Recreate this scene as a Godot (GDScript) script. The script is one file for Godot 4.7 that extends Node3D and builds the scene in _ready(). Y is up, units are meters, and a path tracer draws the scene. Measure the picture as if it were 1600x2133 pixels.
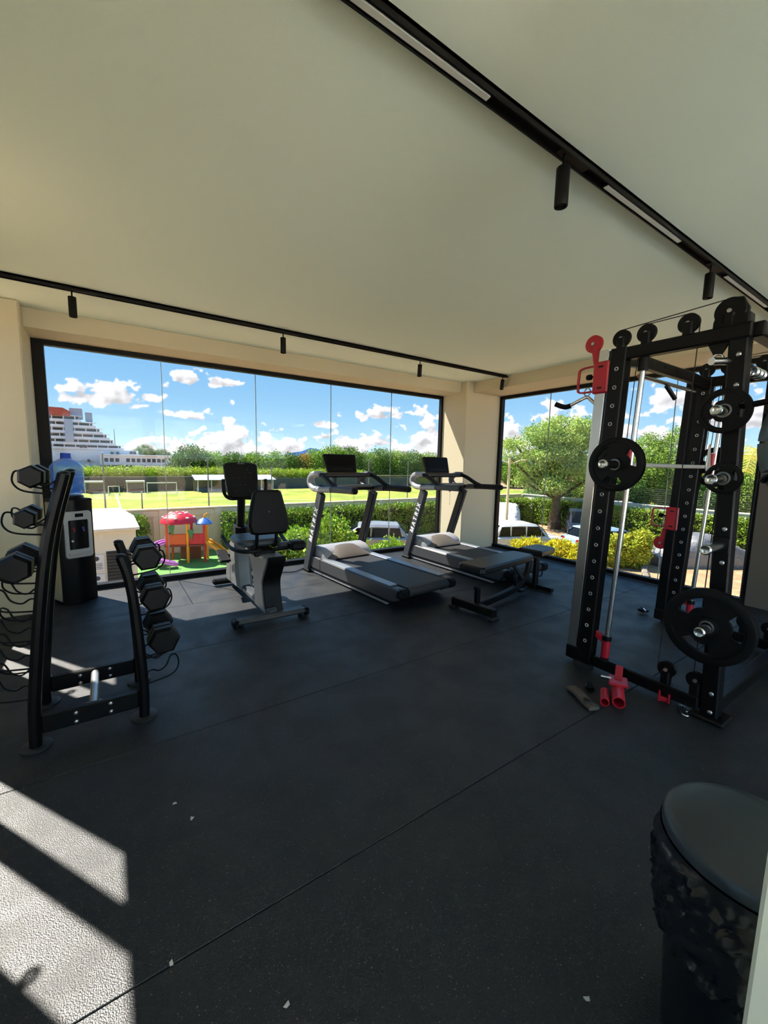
extends Node3D
# A gym corner with two glazed walls: camera, sky and sun first, then the room, the view outside, the machines, small things last.
var rng := RandomNumberGenerator.new()
var taken := {}
var mats := {}

func _ready() -> void:
	rng.seed = 7
	# ---- camera, sky, sun, exposure
	var cam := Camera3D.new()
	cam.name = "camera"
	cam.transform = Transform3D(Basis(Vector3(0.82765926, 0.01967521, 0.56088594), Vector3(0.05142081, 0.99252336, -0.11069454), Vector3(-0.55887034, 0.12045857, 0.82045943)).orthonormalized(), Vector3(0, 1.45, 0))
	cam.fov = 102.77
	cam.near = 0.05
	cam.far = 9000.0
	add_child(cam)
	cam.current = true
	var env := Environment.new()
	env.background_mode = Environment.BG_SKY
	env.sky = Sky.new()
	var pano := PanoramaSkyMaterial.new()
	pano.panorama = ImageTexture.create_from_image(sky_picture())
	pano.energy_multiplier = SKY_ENERGY
	env.sky.sky_material = pano
	env.tonemap_mode = Environment.TONE_MAPPER_LINEAR
	env.tonemap_exposure = EXPOSURE
	env.sdfgi_enabled = true
	env.ssao_enabled = true
	env.ssil_enabled = true
	var we := WorldEnvironment.new()
	we.name = "world"
	we.environment = env
	add_child(we)
	var sun := DirectionalLight3D.new()
	sun.name = "sun"
	sun.light_color = Color(1.0, 0.965, 0.91)
	sun.light_energy = SUN_ENERGY
	sun.light_angular_distance = 0.55
	sun.shadow_enabled = true
	sun.look_at_from_position(Vector3.ZERO, SUN_TRAVEL, Vector3.UP)
	add_child(sun)
	# ---- the room, then what stands outside, then the machines
	build_room()
	build_outside()
	build_gym()

const SKY_ENERGY := 4.6
const EXPOSURE := 2.35
const SUN_ENERGY := 10.0
const SUN_TRAVEL := Vector3(0.39, -1.0, 0.61)

# ---------------------------------------------------------------- sky: blue air and low cumulus all round
func sky_picture() -> Image:
	var W := 4096
	var H := 2048
	var im := Image.create(W, H, false, Image.FORMAT_RGB8)
	var n1 := FastNoiseLite.new()
	n1.seed = 11
	n1.noise_type = FastNoiseLite.TYPE_SIMPLEX
	n1.frequency = 0.03
	n1.fractal_octaves = 6
	n1.fractal_gain = 0.55
	# clouds: azimuth, elevation of the base, half width, height (degrees), solidity
	var cl := [[-0.5, 6.3, 5.4, 2.1, 1.0], [-9.0, 6.0, 6.0, 2.2, 0.9], [4.6, 6.9, 1.0, 0.7, 0.8], [9.0, 9.4, 1.8, 1.1, 0.9], [12.8, 9.3, 2.4, 0.7, 0.9], [6.5, 8.5, 0.7, 0.6, 0.6], [7.2, 5.3, 2.4, 0.6, 0.8], [9.3, 5.0, 1.4, 0.4, 0.7],
		[4.5, 0.2, 3.4, 1.9, 1.0], [8.8, 0.2, 3.2, 2.6, 1.0], [14.0, 0.2, 3.6, 5.2, 1.0], [18.0, 0.2, 3.4, 3.0, 1.0], [20.8, 0.4, 2.6, 3.0, 1.0], [32.8, 6.2, 3.9, 1.3, 0.9], [25.3, 4.8, 1.9, 0.7, 0.8], [26.0, 3.2, 1.2, 0.5, 0.7],
		[29.6, 0.4, 4.0, 3.2, 1.0], [34.5, 2.6, 2.4, 1.6, 0.7], [36.0, 0.3, 3.0, 2.4, 1.0], [40.5, 1.0, 3.4, 5.4, 1.0], [44.5, 0.8, 4.0, 6.2, 1.0], [47.0, 4.0, 2.6, 2.0, 0.8], [50.8, 3.4, 3.0, 2.6, 1.0], [52.0, 1.0, 5.0, 2.6, 0.9], [56.6, 4.6, 2.8, 3.8, 1.0], [55.0, 10.2, 2.6, 0.7, 0.6],
		[62.0, 3.0, 4.0, 3.4, 0.8], [68.6, 7.4, 3.6, 1.5, 0.8], [69.0, 2.6, 4.4, 4.0, 1.0], [75.0, 4.5, 5.0, 5.0, 1.0], [82.0, 3.0, 5.0, 5.0, 0.9], [66.0, 10.6, 3.0, 0.8, 0.6]]
	var r := RandomNumberGenerator.new()
	r.seed = 5
	for i in 46:                      # the same kind of clouds go on round the rest of the horizon
		var a := r.randf_range(93.0, 345.0)
		cl.append([a, r.randf_range(0.2, 9.0), r.randf_range(2.0, 5.5), r.randf_range(0.8, 4.5), r.randf_range(0.7, 1.0)])
	var kh := 300                     # rows of detail: elevations from 0 to 26 degrees
	var cover := PackedFloat32Array()
	cover.resize(W * kh)
	var shade := PackedFloat32Array()
	shade.resize(W * kh)
	for c in cl:
		var px := W / 360.0
		var x0 := int((c[0] - c[2] * 1.5) * px)
		var x1 := int((c[0] + c[2] * 1.5) * px)
		var y0 := int(maxf(0.0, (c[1] - 0.9) * px))
		var y1 := int(minf(kh - 1, (c[1] + c[3] * 1.6) * px))
		for x in range(x0, x1):
			var du: float = (x / px - c[0]) / c[2]
			var xx := posmod(x, W)
			for y in range(y0, y1):
				var e := y / px
				var dv: float = (e - c[1]) / c[3] if e > c[1] else (c[1] - e) / minf(0.55, c[3] * 0.5)
				var d := 1.0 - sqrt(du * du + dv * dv)
				if d < -0.6:
					continue
				var nz := n1.get_noise_2d(x * 0.8, y * 1.15)
				var f: float = ((d * 1.15 + nz * 0.95 + 0.04) if c[1] < 1.3 else (d * 0.95 + nz * 1.1 - 0.06)) * c[4]
				if f > 0.0:
					var k := y * W + xx
					var a := smoothstep(0.0, 0.20, f)
					if a > cover[k]:
						cover[k] = a
						var n2 := n1.get_noise_2d(x * 0.8 - 6.0, y * 1.15 + 9.0)
						var hgt := clampf((e - c[1]) / c[3], 0.0, 1.0)
						var lit := 0.80 + (nz - n2) * 0.42 + hgt * 0.22 - 0.10 * smoothstep(0.3, 0.9, f) * (1.0 - hgt)
						shade[k] = clampf(lit, 0.55, 1.0)
	var row := PackedByteArray()
	row.resize(W * H * 3)
	for y in H:
		var el := 90.0 - (y + 0.5) * 180.0 / H
		var t := clampf(el / 60.0, 0.0, 1.0)
		var h := exp(-maxf(el, 0.0) / 4.5)
		var g := exp(-maxf(el, 0.0) / 24.0)
		# linear values of clear air, from the whitish horizon to the deep zenith
		var rr := 0.062 + 0.085 * g + 0.32 * h
		var gg := 0.17 + 0.20 * g + 0.24 * h
		var bb := 0.38 + 0.20 * g + 0.05 * h
		if el < 0.0:
			rr = 0.30
			gg = 0.32
			bb = 0.30
		var br := int(255.0 * pow(rr, 1.0 / 2.2))
		var bg := int(255.0 * pow(gg, 1.0 / 2.2))
		var bbv := int(255.0 * pow(bb, 1.0 / 2.2))
		var at := y * W * 3
		var ky := int(el * W / 360.0)
		var detailed := ky >= 0 and ky < kh and el > 0.0
		for x in W:
			var i := at + x * 3
			if detailed:
				var a := cover[ky * W + x]
				if a > 0.0:
					var s := shade[ky * W + x] * 0.62
					row[i] = int(255.0 * pow(lerpf(rr, s, a), 1.0 / 2.2))
					row[i + 1] = int(255.0 * pow(lerpf(gg, s * 1.0, a), 1.0 / 2.2))
					row[i + 2] = int(255.0 * pow(lerpf(bb, s * 1.04, a), 1.0 / 2.2))
					continue
			row[i] = br
			row[i + 1] = bg
			row[i + 2] = bbv
	im.set_data(W, H, false, Image.FORMAT_RGB8, row)
	return im

# ---------------------------------------------------------------- mesh builder
class MB:
	var v := PackedVector3Array()
	var n := PackedVector3Array()
	var u := PackedVector2Array()
	var xf := Transform3D()
	func tri(a: Vector3, b: Vector3, c: Vector3, na: Vector3, nb: Vector3, nc: Vector3, ua := Vector2.ZERO, ub := Vector2.ZERO, uc := Vector2.ZERO) -> void:
		var flip: bool = (b - a).cross(c - a).dot(na + nb + nc) > 0.0
		if xf != Transform3D():
			a = xf * a
			b = xf * b
			c = xf * c
			na = (xf.basis * na).normalized()
			nb = (xf.basis * nb).normalized()
			nc = (xf.basis * nc).normalized()
		v.append(a)
		n.append(na)
		u.append(ua)
		if flip:
			v.append(c)
			n.append(nc)
			u.append(uc)
			v.append(b)
			n.append(nb)
			u.append(ub)
		else:
			v.append(b)
			n.append(nb)
			u.append(ub)
			v.append(c)
			n.append(nc)
			u.append(uc)
	func quad(a: Vector3, b: Vector3, c: Vector3, d: Vector3, nn: Vector3) -> void:
		tri(a, b, c, nn, nn, nn, Vector2(0, 0), Vector2(1, 0), Vector2(1, 1))
		tri(a, c, d, nn, nn, nn, Vector2(0, 0), Vector2(1, 1), Vector2(0, 1))
	func squad(a: Vector3, b: Vector3, c: Vector3, d: Vector3, na: Vector3, nb: Vector3, nc: Vector3, nd: Vector3) -> void:
		tri(a, b, c, na, nb, nc)
		tri(a, c, d, na, nc, nd)
	func box(c: Vector3, s: Vector3, bev := 0.0, bs := Basis()) -> MB:
		var h := s * 0.5
		var b := minf(bev, minf(h.x, minf(h.y, h.z)) * 0.9)
		for ax in 3:
			var a1 := (ax + 1) % 3
			var a2 := (ax + 2) % 3
			for sg: float in [-1.0, 1.0]:
				var nn := Vector3.ZERO
				nn[ax] = sg
				var p := []
				for k in [[-1, -1], [1, -1], [1, 1], [-1, 1]]:
					var q := Vector3.ZERO
					q[ax] = sg * h[ax]
					q[a1] = k[0] * (h[a1] - b)
					q[a2] = k[1] * (h[a2] - b)
					p.append(c + bs * q)
				quad(p[0], p[1], p[2], p[3], bs * nn)
		if b > 0.0:
			for ax in 3:
				var a1 := (ax + 1) % 3
				var a2 := (ax + 2) % 3
				for s1 in [-1.0, 1.0]:
					for s2 in [-1.0, 1.0]:
						var p := []
						for k in [[-1, 0], [1, 0], [1, 1], [-1, 1]]:
							var q := Vector3.ZERO
							q[ax] = k[0] * (h[ax] - b)
							q[a1] = s1 * (h[a1] - (b if k[1] == 1 else 0.0))
							q[a2] = s2 * (h[a2] - (0.0 if k[1] == 1 else b))
							p.append(c + bs * q)
						var nn := Vector3.ZERO
						nn[a1] = s1
						nn[a2] = s2
						quad(p[0], p[1], p[2], p[3], bs * nn.normalized())
			for sx in [-1.0, 1.0]:
				for sy in [-1.0, 1.0]:
					for sz in [-1.0, 1.0]:
						var nn := bs * Vector3(sx, sy, sz).normalized()
						tri(c + bs * Vector3(sx * h.x, sy * (h.y - b), sz * (h.z - b)), c + bs * Vector3(sx * (h.x - b), sy * h.y, sz * (h.z - b)), c + bs * Vector3(sx * (h.x - b), sy * (h.y - b), sz * h.z), nn, nn, nn)
		return self
	func cyl(a: Vector3, b: Vector3, r0: float, r1 := -1.0, seg := 16, caps := true) -> MB:
		if r1 < 0.0:
			r1 = r0
		var ax := (b - a).normalized()
		var x := ax.cross(Vector3.UP if absf(ax.y) < 0.9 else Vector3.RIGHT).normalized()
		var y := ax.cross(x)
		for i in seg:
			var t0 := TAU * i / seg
			var t1 := TAU * (i + 1) / seg
			var d0 := x * cos(t0) + y * sin(t0)
			var d1 := x * cos(t1) + y * sin(t1)
			squad(a + d0 * r0, a + d1 * r0, b + d1 * r1, b + d0 * r1, d0, d1, d1, d0)
			if caps:
				if r0 > 0.0:
					tri(a, a + d0 * r0, a + d1 * r0, -ax, -ax, -ax)
				if r1 > 0.0:
					tri(b, b + d0 * r1, b + d1 * r1, ax, ax, ax)
		return self
	# a round bar along a path
	func tube(path: Array, r: float, seg := 8, closed := false) -> MB:
		var m := path.size()
		var rings := []
		var prev := Vector3.ZERO
		for i in m:
			var t: Vector3
			if closed:
				t = (path[(i + 1) % m] - path[(i + m - 1) % m]).normalized()
			else:
				t = (path[mini(i + 1, m - 1)] - path[maxi(i - 1, 0)]).normalized()
			if prev == Vector3.ZERO:
				prev = t.cross(Vector3.UP if absf(t.y) < 0.9 else Vector3.RIGHT).normalized()
			prev = (prev - t * prev.dot(t)).normalized()
			var y := t.cross(prev)
			var ring := []
			for k in seg:
				var a := TAU * k / seg
				ring.append(prev * cos(a) + y * sin(a))
			rings.append(ring)
		for i in (m if closed else m - 1):
			var j := (i + 1) % m
			for k in seg:
				var l := (k + 1) % seg
				squad(path[i] + rings[i][k] * r, path[i] + rings[i][l] * r, path[j] + rings[j][l] * r, path[j] + rings[j][k] * r, rings[i][k], rings[i][l], rings[j][l], rings[j][k])
		if not closed:
			for e in [[0, 1], [m - 1, m - 2]]:
				var t: Vector3 = (path[e[0]] - path[e[1]]).normalized()
				for k in seg:
					tri(path[e[0]], path[e[0]] + rings[e[0]][k] * r, path[e[0]] + rings[e[0]][(k + 1) % seg] * r, t, t, t)
		return self
	# a flat or square section swept along a path in a plane whose normal is given: w across the plane, h in it
	func bar(path: Array, w: float, h: float, up: Vector3, bev := 0.004) -> MB:
		var m := path.size()
		var sec := [Vector2(-w / 2 + bev, -h / 2), Vector2(w / 2 - bev, -h / 2), Vector2(w / 2, -h / 2 + bev), Vector2(w / 2, h / 2 - bev), Vector2(w / 2 - bev, h / 2), Vector2(-w / 2 + bev, h / 2), Vector2(-w / 2, h / 2 - bev), Vector2(-w / 2, -h / 2 + bev)]
		var sn := [Vector2(0, -1), Vector2(1, -1).normalized(), Vector2(1, 0), Vector2(1, 1).normalized(), Vector2(0, 1), Vector2(-1, 1).normalized(), Vector2(-1, 0), Vector2(-1, -1).normalized()]
		var fr := []
		for i in m:
			var t: Vector3 = (path[mini(i + 1, m - 1)] - path[maxi(i - 1, 0)]).normalized()
			var a := (up - t * up.dot(t)).normalized()
			fr.append([path[i], a, t.cross(a).normalized(), t])
		for i in m - 1:
			for k in 8:
				var l := (k + 1) % 8
				var p := []
				var nn := []
				for q in [[i, k], [i, l], [i + 1, l], [i + 1, k]]:
					var f: Array = fr[q[0]]
					p.append(f[0] + f[1] * sec[q[1]].x + f[2] * sec[q[1]].y)
					nn.append(f[1] * sn[k].x + f[2] * sn[k].y)
				squad(p[0], p[1], p[2], p[3], nn[0], nn[1], nn[2], nn[3])
		for e in [0, m - 1]:
			var f: Array = fr[e]
			var t: Vector3 = f[3] * (-1.0 if e == 0 else 1.0)
			for k in range(1, 7):
				tri(f[0] + f[1] * sec[0].x + f[2] * sec[0].y, f[0] + f[1] * sec[k].x + f[2] * sec[k].y, f[0] + f[1] * sec[k + 1].x + f[2] * sec[k + 1].y, t, t, t)
		return self
	# a profile of (radius, height) turned round y; corners sharper than 40 degrees stay sharp
	func lathe(pr: Array, seg := 24, sx := 1.0, sz := 1.0) -> MB:
		var m := pr.size()
		var fn := []
		for i in m - 1:
			var d: Vector2 = pr[i + 1] - pr[i]
			fn.append(Vector2(d.y, -d.x).normalized())
		for i in m - 1:
			var n0: Vector2 = fn[i]
			var n1: Vector2 = fn[i]
			if i > 0 and fn[i - 1].dot(fn[i]) > 0.75:
				n0 = (fn[i - 1] + fn[i]).normalized()
			if i < m - 2 and fn[i + 1].dot(fn[i]) > 0.75:
				n1 = (fn[i + 1] + fn[i]).normalized()
			for k in seg:
				var a0 := TAU * k / seg
				var a1 := TAU * (k + 1) / seg
				var d0 := Vector3(cos(a0) * sx, 0, sin(a0) * sz)
				var d1 := Vector3(cos(a1) * sx, 0, sin(a1) * sz)
				var e0 := Vector3(cos(a0) / sx, 0, sin(a0) / sz).normalized()
				var e1 := Vector3(cos(a1) / sx, 0, sin(a1) / sz).normalized()
				var y0: Vector3 = Vector3.UP * pr[i].y
				var y1: Vector3 = Vector3.UP * pr[i + 1].y
				squad(d0 * pr[i].x + y0, d1 * pr[i].x + y0, d1 * pr[i + 1].x + y1, d0 * pr[i + 1].x + y1, e0 * n0.x + Vector3.UP * n0.y, e1 * n0.x + Vector3.UP * n0.y, e1 * n1.x + Vector3.UP * n1.y, e0 * n1.x + Vector3.UP * n1.y)
		return self
	# a polygon in x and y given a thickness along z, with chamfered rims
	func prism(poly: Array, z0: float, z1: float, bev := 0.0, holes: Array = []) -> MB:
		var P := PackedVector2Array(poly)
		if Geometry2D.is_polygon_clockwise(P):
			P.reverse()
		var inner := P
		if bev > 0.0:
			inner = _inset(P, bev)
		_cap(inner, z1, Vector3(0, 0, 1), holes)
		_cap(inner, z0, Vector3(0, 0, -1), holes)
		_wall(P, inner, z0, z1, bev, 1.0)
		for hh in holes:
			var Q := PackedVector2Array(hh)
			if Geometry2D.is_polygon_clockwise(Q):
				Q.reverse()
			_wall(Q, Q, z0, z1, 0.0, -1.0)
		return self
	func _inset(P: PackedVector2Array, b: float) -> PackedVector2Array:
		var out := PackedVector2Array()
		var m := P.size()
		for i in m:
			var d0 := (P[i] - P[(i + m - 1) % m]).normalized()
			var d1 := (P[(i + 1) % m] - P[i]).normalized()
			var nn := Vector2(-d0.y, d0.x) + Vector2(-d1.y, d1.x)
			nn = nn / maxf(0.35, nn.length_squared() * 0.5)
			out.append(P[i] + nn * b)
		return out
	func _cap(P: PackedVector2Array, z: float, nn: Vector3, holes: Array) -> void:
		var Q := P
		for hh in holes:
			Q = _bridge(Q, PackedVector2Array(hh))
		var id := Geometry2D.triangulate_polygon(Q)
		for i in range(0, id.size(), 3):
			var a := Q[id[i]]
			var b := Q[id[i + 1]]
			var c := Q[id[i + 2]]
			tri(Vector3(a.x, a.y, z), Vector3(b.x, b.y, z), Vector3(c.x, c.y, z), nn, nn, nn)
	func _bridge(P: PackedVector2Array, Hh: PackedVector2Array) -> PackedVector2Array:
		if not Geometry2D.is_polygon_clockwise(Hh):
			Hh.reverse()
		var best := INF
		var bi := 0
		var bj := 0
		for i in P.size():
			for j in Hh.size():
				var d := P[i].distance_squared_to(Hh[j])
				if d < best:
					best = d
					bi = i
					bj = j
		var out := PackedVector2Array()
		for i in range(0, bi + 1):
			out.append(P[i])
		for j in Hh.size() + 1:
			out.append(Hh[(bj + j) % Hh.size()] + (Vector2(1e-5, 1e-5) if j == Hh.size() else Vector2.ZERO))
		out.append(P[bi] + Vector2(1e-5, -1e-5))
		for i in range(bi + 1, P.size()):
			out.append(P[i])
		return out
	func _wall(P: PackedVector2Array, I: PackedVector2Array, z0: float, z1: float, b: float, sg: float) -> void:
		var m := P.size()
		for i in m:
			var j := (i + 1) % m
			var d := (P[j] - P[i]).normalized()
			var nn := Vector2(d.y, -d.x) * sg
			var ni := nn
			var nj := nn
			var dp := (P[i] - P[(i + m - 1) % m]).normalized()
			var dn := (P[(j + 1) % m] - P[j]).normalized()
			if dp.dot(d) > 0.8:
				ni = (nn + Vector2(dp.y, -dp.x) * sg).normalized()
			if dn.dot(d) > 0.8:
				nj = (nn + Vector2(dn.y, -dn.x) * sg).normalized()
			var a := Vector3(ni.x, ni.y, 0)
			var c := Vector3(nj.x, nj.y, 0)
			squad(Vector3(P[i].x, P[i].y, z0 + b), Vector3(P[j].x, P[j].y, z0 + b), Vector3(P[j].x, P[j].y, z1 - b), Vector3(P[i].x, P[i].y, z1 - b), a, c, c, a)
			if b > 0.0:
				for q in [[z0, z0 + b, -1.0], [z1, z1 - b, 1.0]]:
					var zz := Vector3(0, 0, q[2])
					squad(Vector3(I[i].x, I[i].y, q[0]), Vector3(I[j].x, I[j].y, q[0]), Vector3(P[j].x, P[j].y, q[1]), Vector3(P[i].x, P[i].y, q[1]), (a + zz).normalized(), (c + zz).normalized(), (c + zz).normalized(), (a + zz).normalized())
	func ball(c: Vector3, r: Vector3, seg := 16, rings := 10, y0 := -1.0, bs := Basis()) -> MB:
		for i in rings:
			var a0 := lerpf(asin(y0), PI / 2, float(i) / rings)
			var a1 := lerpf(asin(y0), PI / 2, float(i + 1) / rings)
			for k in seg:
				var t0 := TAU * k / seg
				var t1 := TAU * (k + 1) / seg
				var p := []
				var nn := []
				for q in [[a0, t0], [a0, t1], [a1, t1], [a1, t0]]:
					var d := Vector3(cos(q[0]) * cos(q[1]), sin(q[0]), cos(q[0]) * sin(q[1]))
					p.append(c + bs * (d * r))
					nn.append((bs * (d / r)).normalized())
				squad(p[0], p[1], p[2], p[3], nn[0], nn[1], nn[2], nn[3])
		return self
	func ring(c: Vector3, ax: Vector3, R: float, r: float, seg := 24, sec := 8, a0 := 0.0, a1 := TAU) -> MB:
		var x := ax.cross(Vector3.UP if absf(ax.y) < 0.9 else Vector3.RIGHT).normalized()
		var y := ax.cross(x).normalized()
		var path := []
		var full := a1 - a0 > TAU - 0.01
		for i in (seg if full else seg + 1):
			var t := lerpf(a0, a1, float(i) / seg)
			path.append(c + x * cos(t) * R + y * sin(t) * R)
		return tube(path, r, sec, full)
	func mesh() -> ArrayMesh:
		var a := []
		a.resize(Mesh.ARRAY_MAX)
		a[Mesh.ARRAY_VERTEX] = v
		a[Mesh.ARRAY_NORMAL] = n
		a[Mesh.ARRAY_TEX_UV] = u
		var m := ArrayMesh.new()
		m.add_surface_from_arrays(Mesh.PRIMITIVE_TRIANGLES, a)
		return m

# ---------------------------------------------------------------- nodes
func numbered(called: String, parent: Node) -> String:
	var key := str(parent.get_instance_id()) + called
	var k: int = taken.get(key, 0)
	taken[key] = k + 1
	return called if k == 0 else "%s_%03d" % [called, k]

func tag(o: Node3D, label: String, category: String, group := "") -> Node3D:
	o.set_meta("label", label)
	o.set_meta("category", category)
	if group != "":
		o.set_meta("group", group)
	return o

func thing(called: String, label: String, category: String, at := Vector3.ZERO, turn := 0.0, group := "") -> Node3D:
	var o := Node3D.new()
	o.name = numbered(called, self)
	add_child(o)
	o.position = at
	o.rotation.y = turn
	return tag(o, label, category, group)

func put(called: String, m: Mesh, mat: Material, parent: Node = self, at := Transform3D()) -> MeshInstance3D:
	var o := MeshInstance3D.new()
	o.mesh = m
	o.material_override = mat
	o.name = numbered(called, parent)
	o.transform = at
	parent.add_child(o)
	return o

func part(called: String, b: MB, mat: Material, parent: Node = self) -> MeshInstance3D:
	return put(called, b.mesh(), mat, parent)

func struct(called: String, b: MB, mat: Material) -> MeshInstance3D:
	var o := part(called, b, mat)
	o.set_meta("kind", "structure")
	return o

func shell(called: String) -> Node3D:
	var o := Node3D.new()
	o.name = numbered(called, self)
	o.set_meta("kind", "structure")
	add_child(o)
	return o

func copy(o: Node3D, called: String, label: String, at: Transform3D) -> Node3D:
	var c: Node3D = o.duplicate()
	c.name = numbered(called, self)
	add_child(c)
	c.transform = at
	c.set_meta("label", label)
	return c

func mat(key: String, c: Color, rough := 0.6, metal := 0.0, spec := 0.5) -> StandardMaterial3D:
	if mats.has(key):
		return mats[key]
	var m := StandardMaterial3D.new()
	m.resource_name = key
	m.albedo_color = c
	m.roughness = rough
	m.metallic = metal
	m.metallic_specular = spec
	mats[key] = m
	return m

func C(r: int, g: int, b: int) -> Color:
	return Color(r / 255.0, g / 255.0, b / 255.0)

func noise_tex(size: int, freq: float, oct: int, ramp: Array, sd := 1) -> NoiseTexture2D:
	var t := NoiseTexture2D.new()
	t.width = size
	t.height = size
	t.seamless = true
	var f := FastNoiseLite.new()
	f.seed = sd
	f.frequency = freq
	f.fractal_octaves = oct
	t.noise = f
	if ramp.size():
		var g := Gradient.new()
		g.offsets = PackedFloat32Array(ramp[0])
		g.colors = PackedColorArray(ramp[1])
		t.color_ramp = g
	return t

func worldmap(m: StandardMaterial3D, scale: float) -> StandardMaterial3D:
	m.uv1_triplanar = true
	m.uv1_world_triplanar = true
	m.uv1_scale = Vector3.ONE * scale
	return m

# smooth path through points
func curve(pts: Array, k := 6, closed := false) -> Array:
	var out := []
	var m := pts.size()
	for i in (m if closed else m - 1):
		var p0: Vector3 = pts[(i + m - 1) % m] if closed else pts[maxi(i - 1, 0)]
		var p1: Vector3 = pts[i]
		var p2: Vector3 = pts[(i + 1) % m]
		var p3: Vector3 = pts[(i + 2) % m] if closed else pts[mini(i + 2, m - 1)]
		for j in k:
			out.append(p1.cubic_interpolate(p2, p0, p3, float(j) / k))
	if not closed:
		out.append(pts[m - 1])
	return out

func rounded(w: float, h: float, r: float, k := 5) -> Array:
	var out := []
	for q in [[1, 1, 0.0], [-1, 1, 0.5], [-1, -1, 1.0], [1, -1, 1.5]]:
		for i in k + 1:
			var a: float = PI * (q[2] + 0.5 * i / k)
			out.append(Vector2(q[0] * (w / 2 - r) + cos(a) * r, q[1] * (h / 2 - r) + sin(a) * r))
	return out

# ---------------------------------------------------------------- the room
const CEIL := 2.76
const XL := -1.02          # inner face of the left wall
const XR := 5.62           # floor edge at the right window
const ZB := 3.6            # back of the room

func speckle() -> ImageTexture:
	var s := 1024
	var im := Image.create(s, s, false, Image.FORMAT_RGB8)
	im.fill(C(21, 26, 31))
	var r := RandomNumberGenerator.new()
	r.seed = 3
	for i in 26000:
		var g := r.randf_range(0.75, 1.3)
		var x := r.randi() % s
		var y := r.randi() % s
		im.fill_rect(Rect2i(x, y, 2 + r.randi() % 4, 2 + r.randi() % 4), Color(0.084 * g, 0.102 * g, 0.122 * g))
	for i in 2600:
		var g := r.randf_range(0.22, 0.5)
		im.fill_rect(Rect2i(r.randi() % s, r.randi() % s, 1 + r.randi() % 3, 1 + r.randi() % 3), Color(g, g, g))
	return ImageTexture.create_from_image(im)

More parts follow.
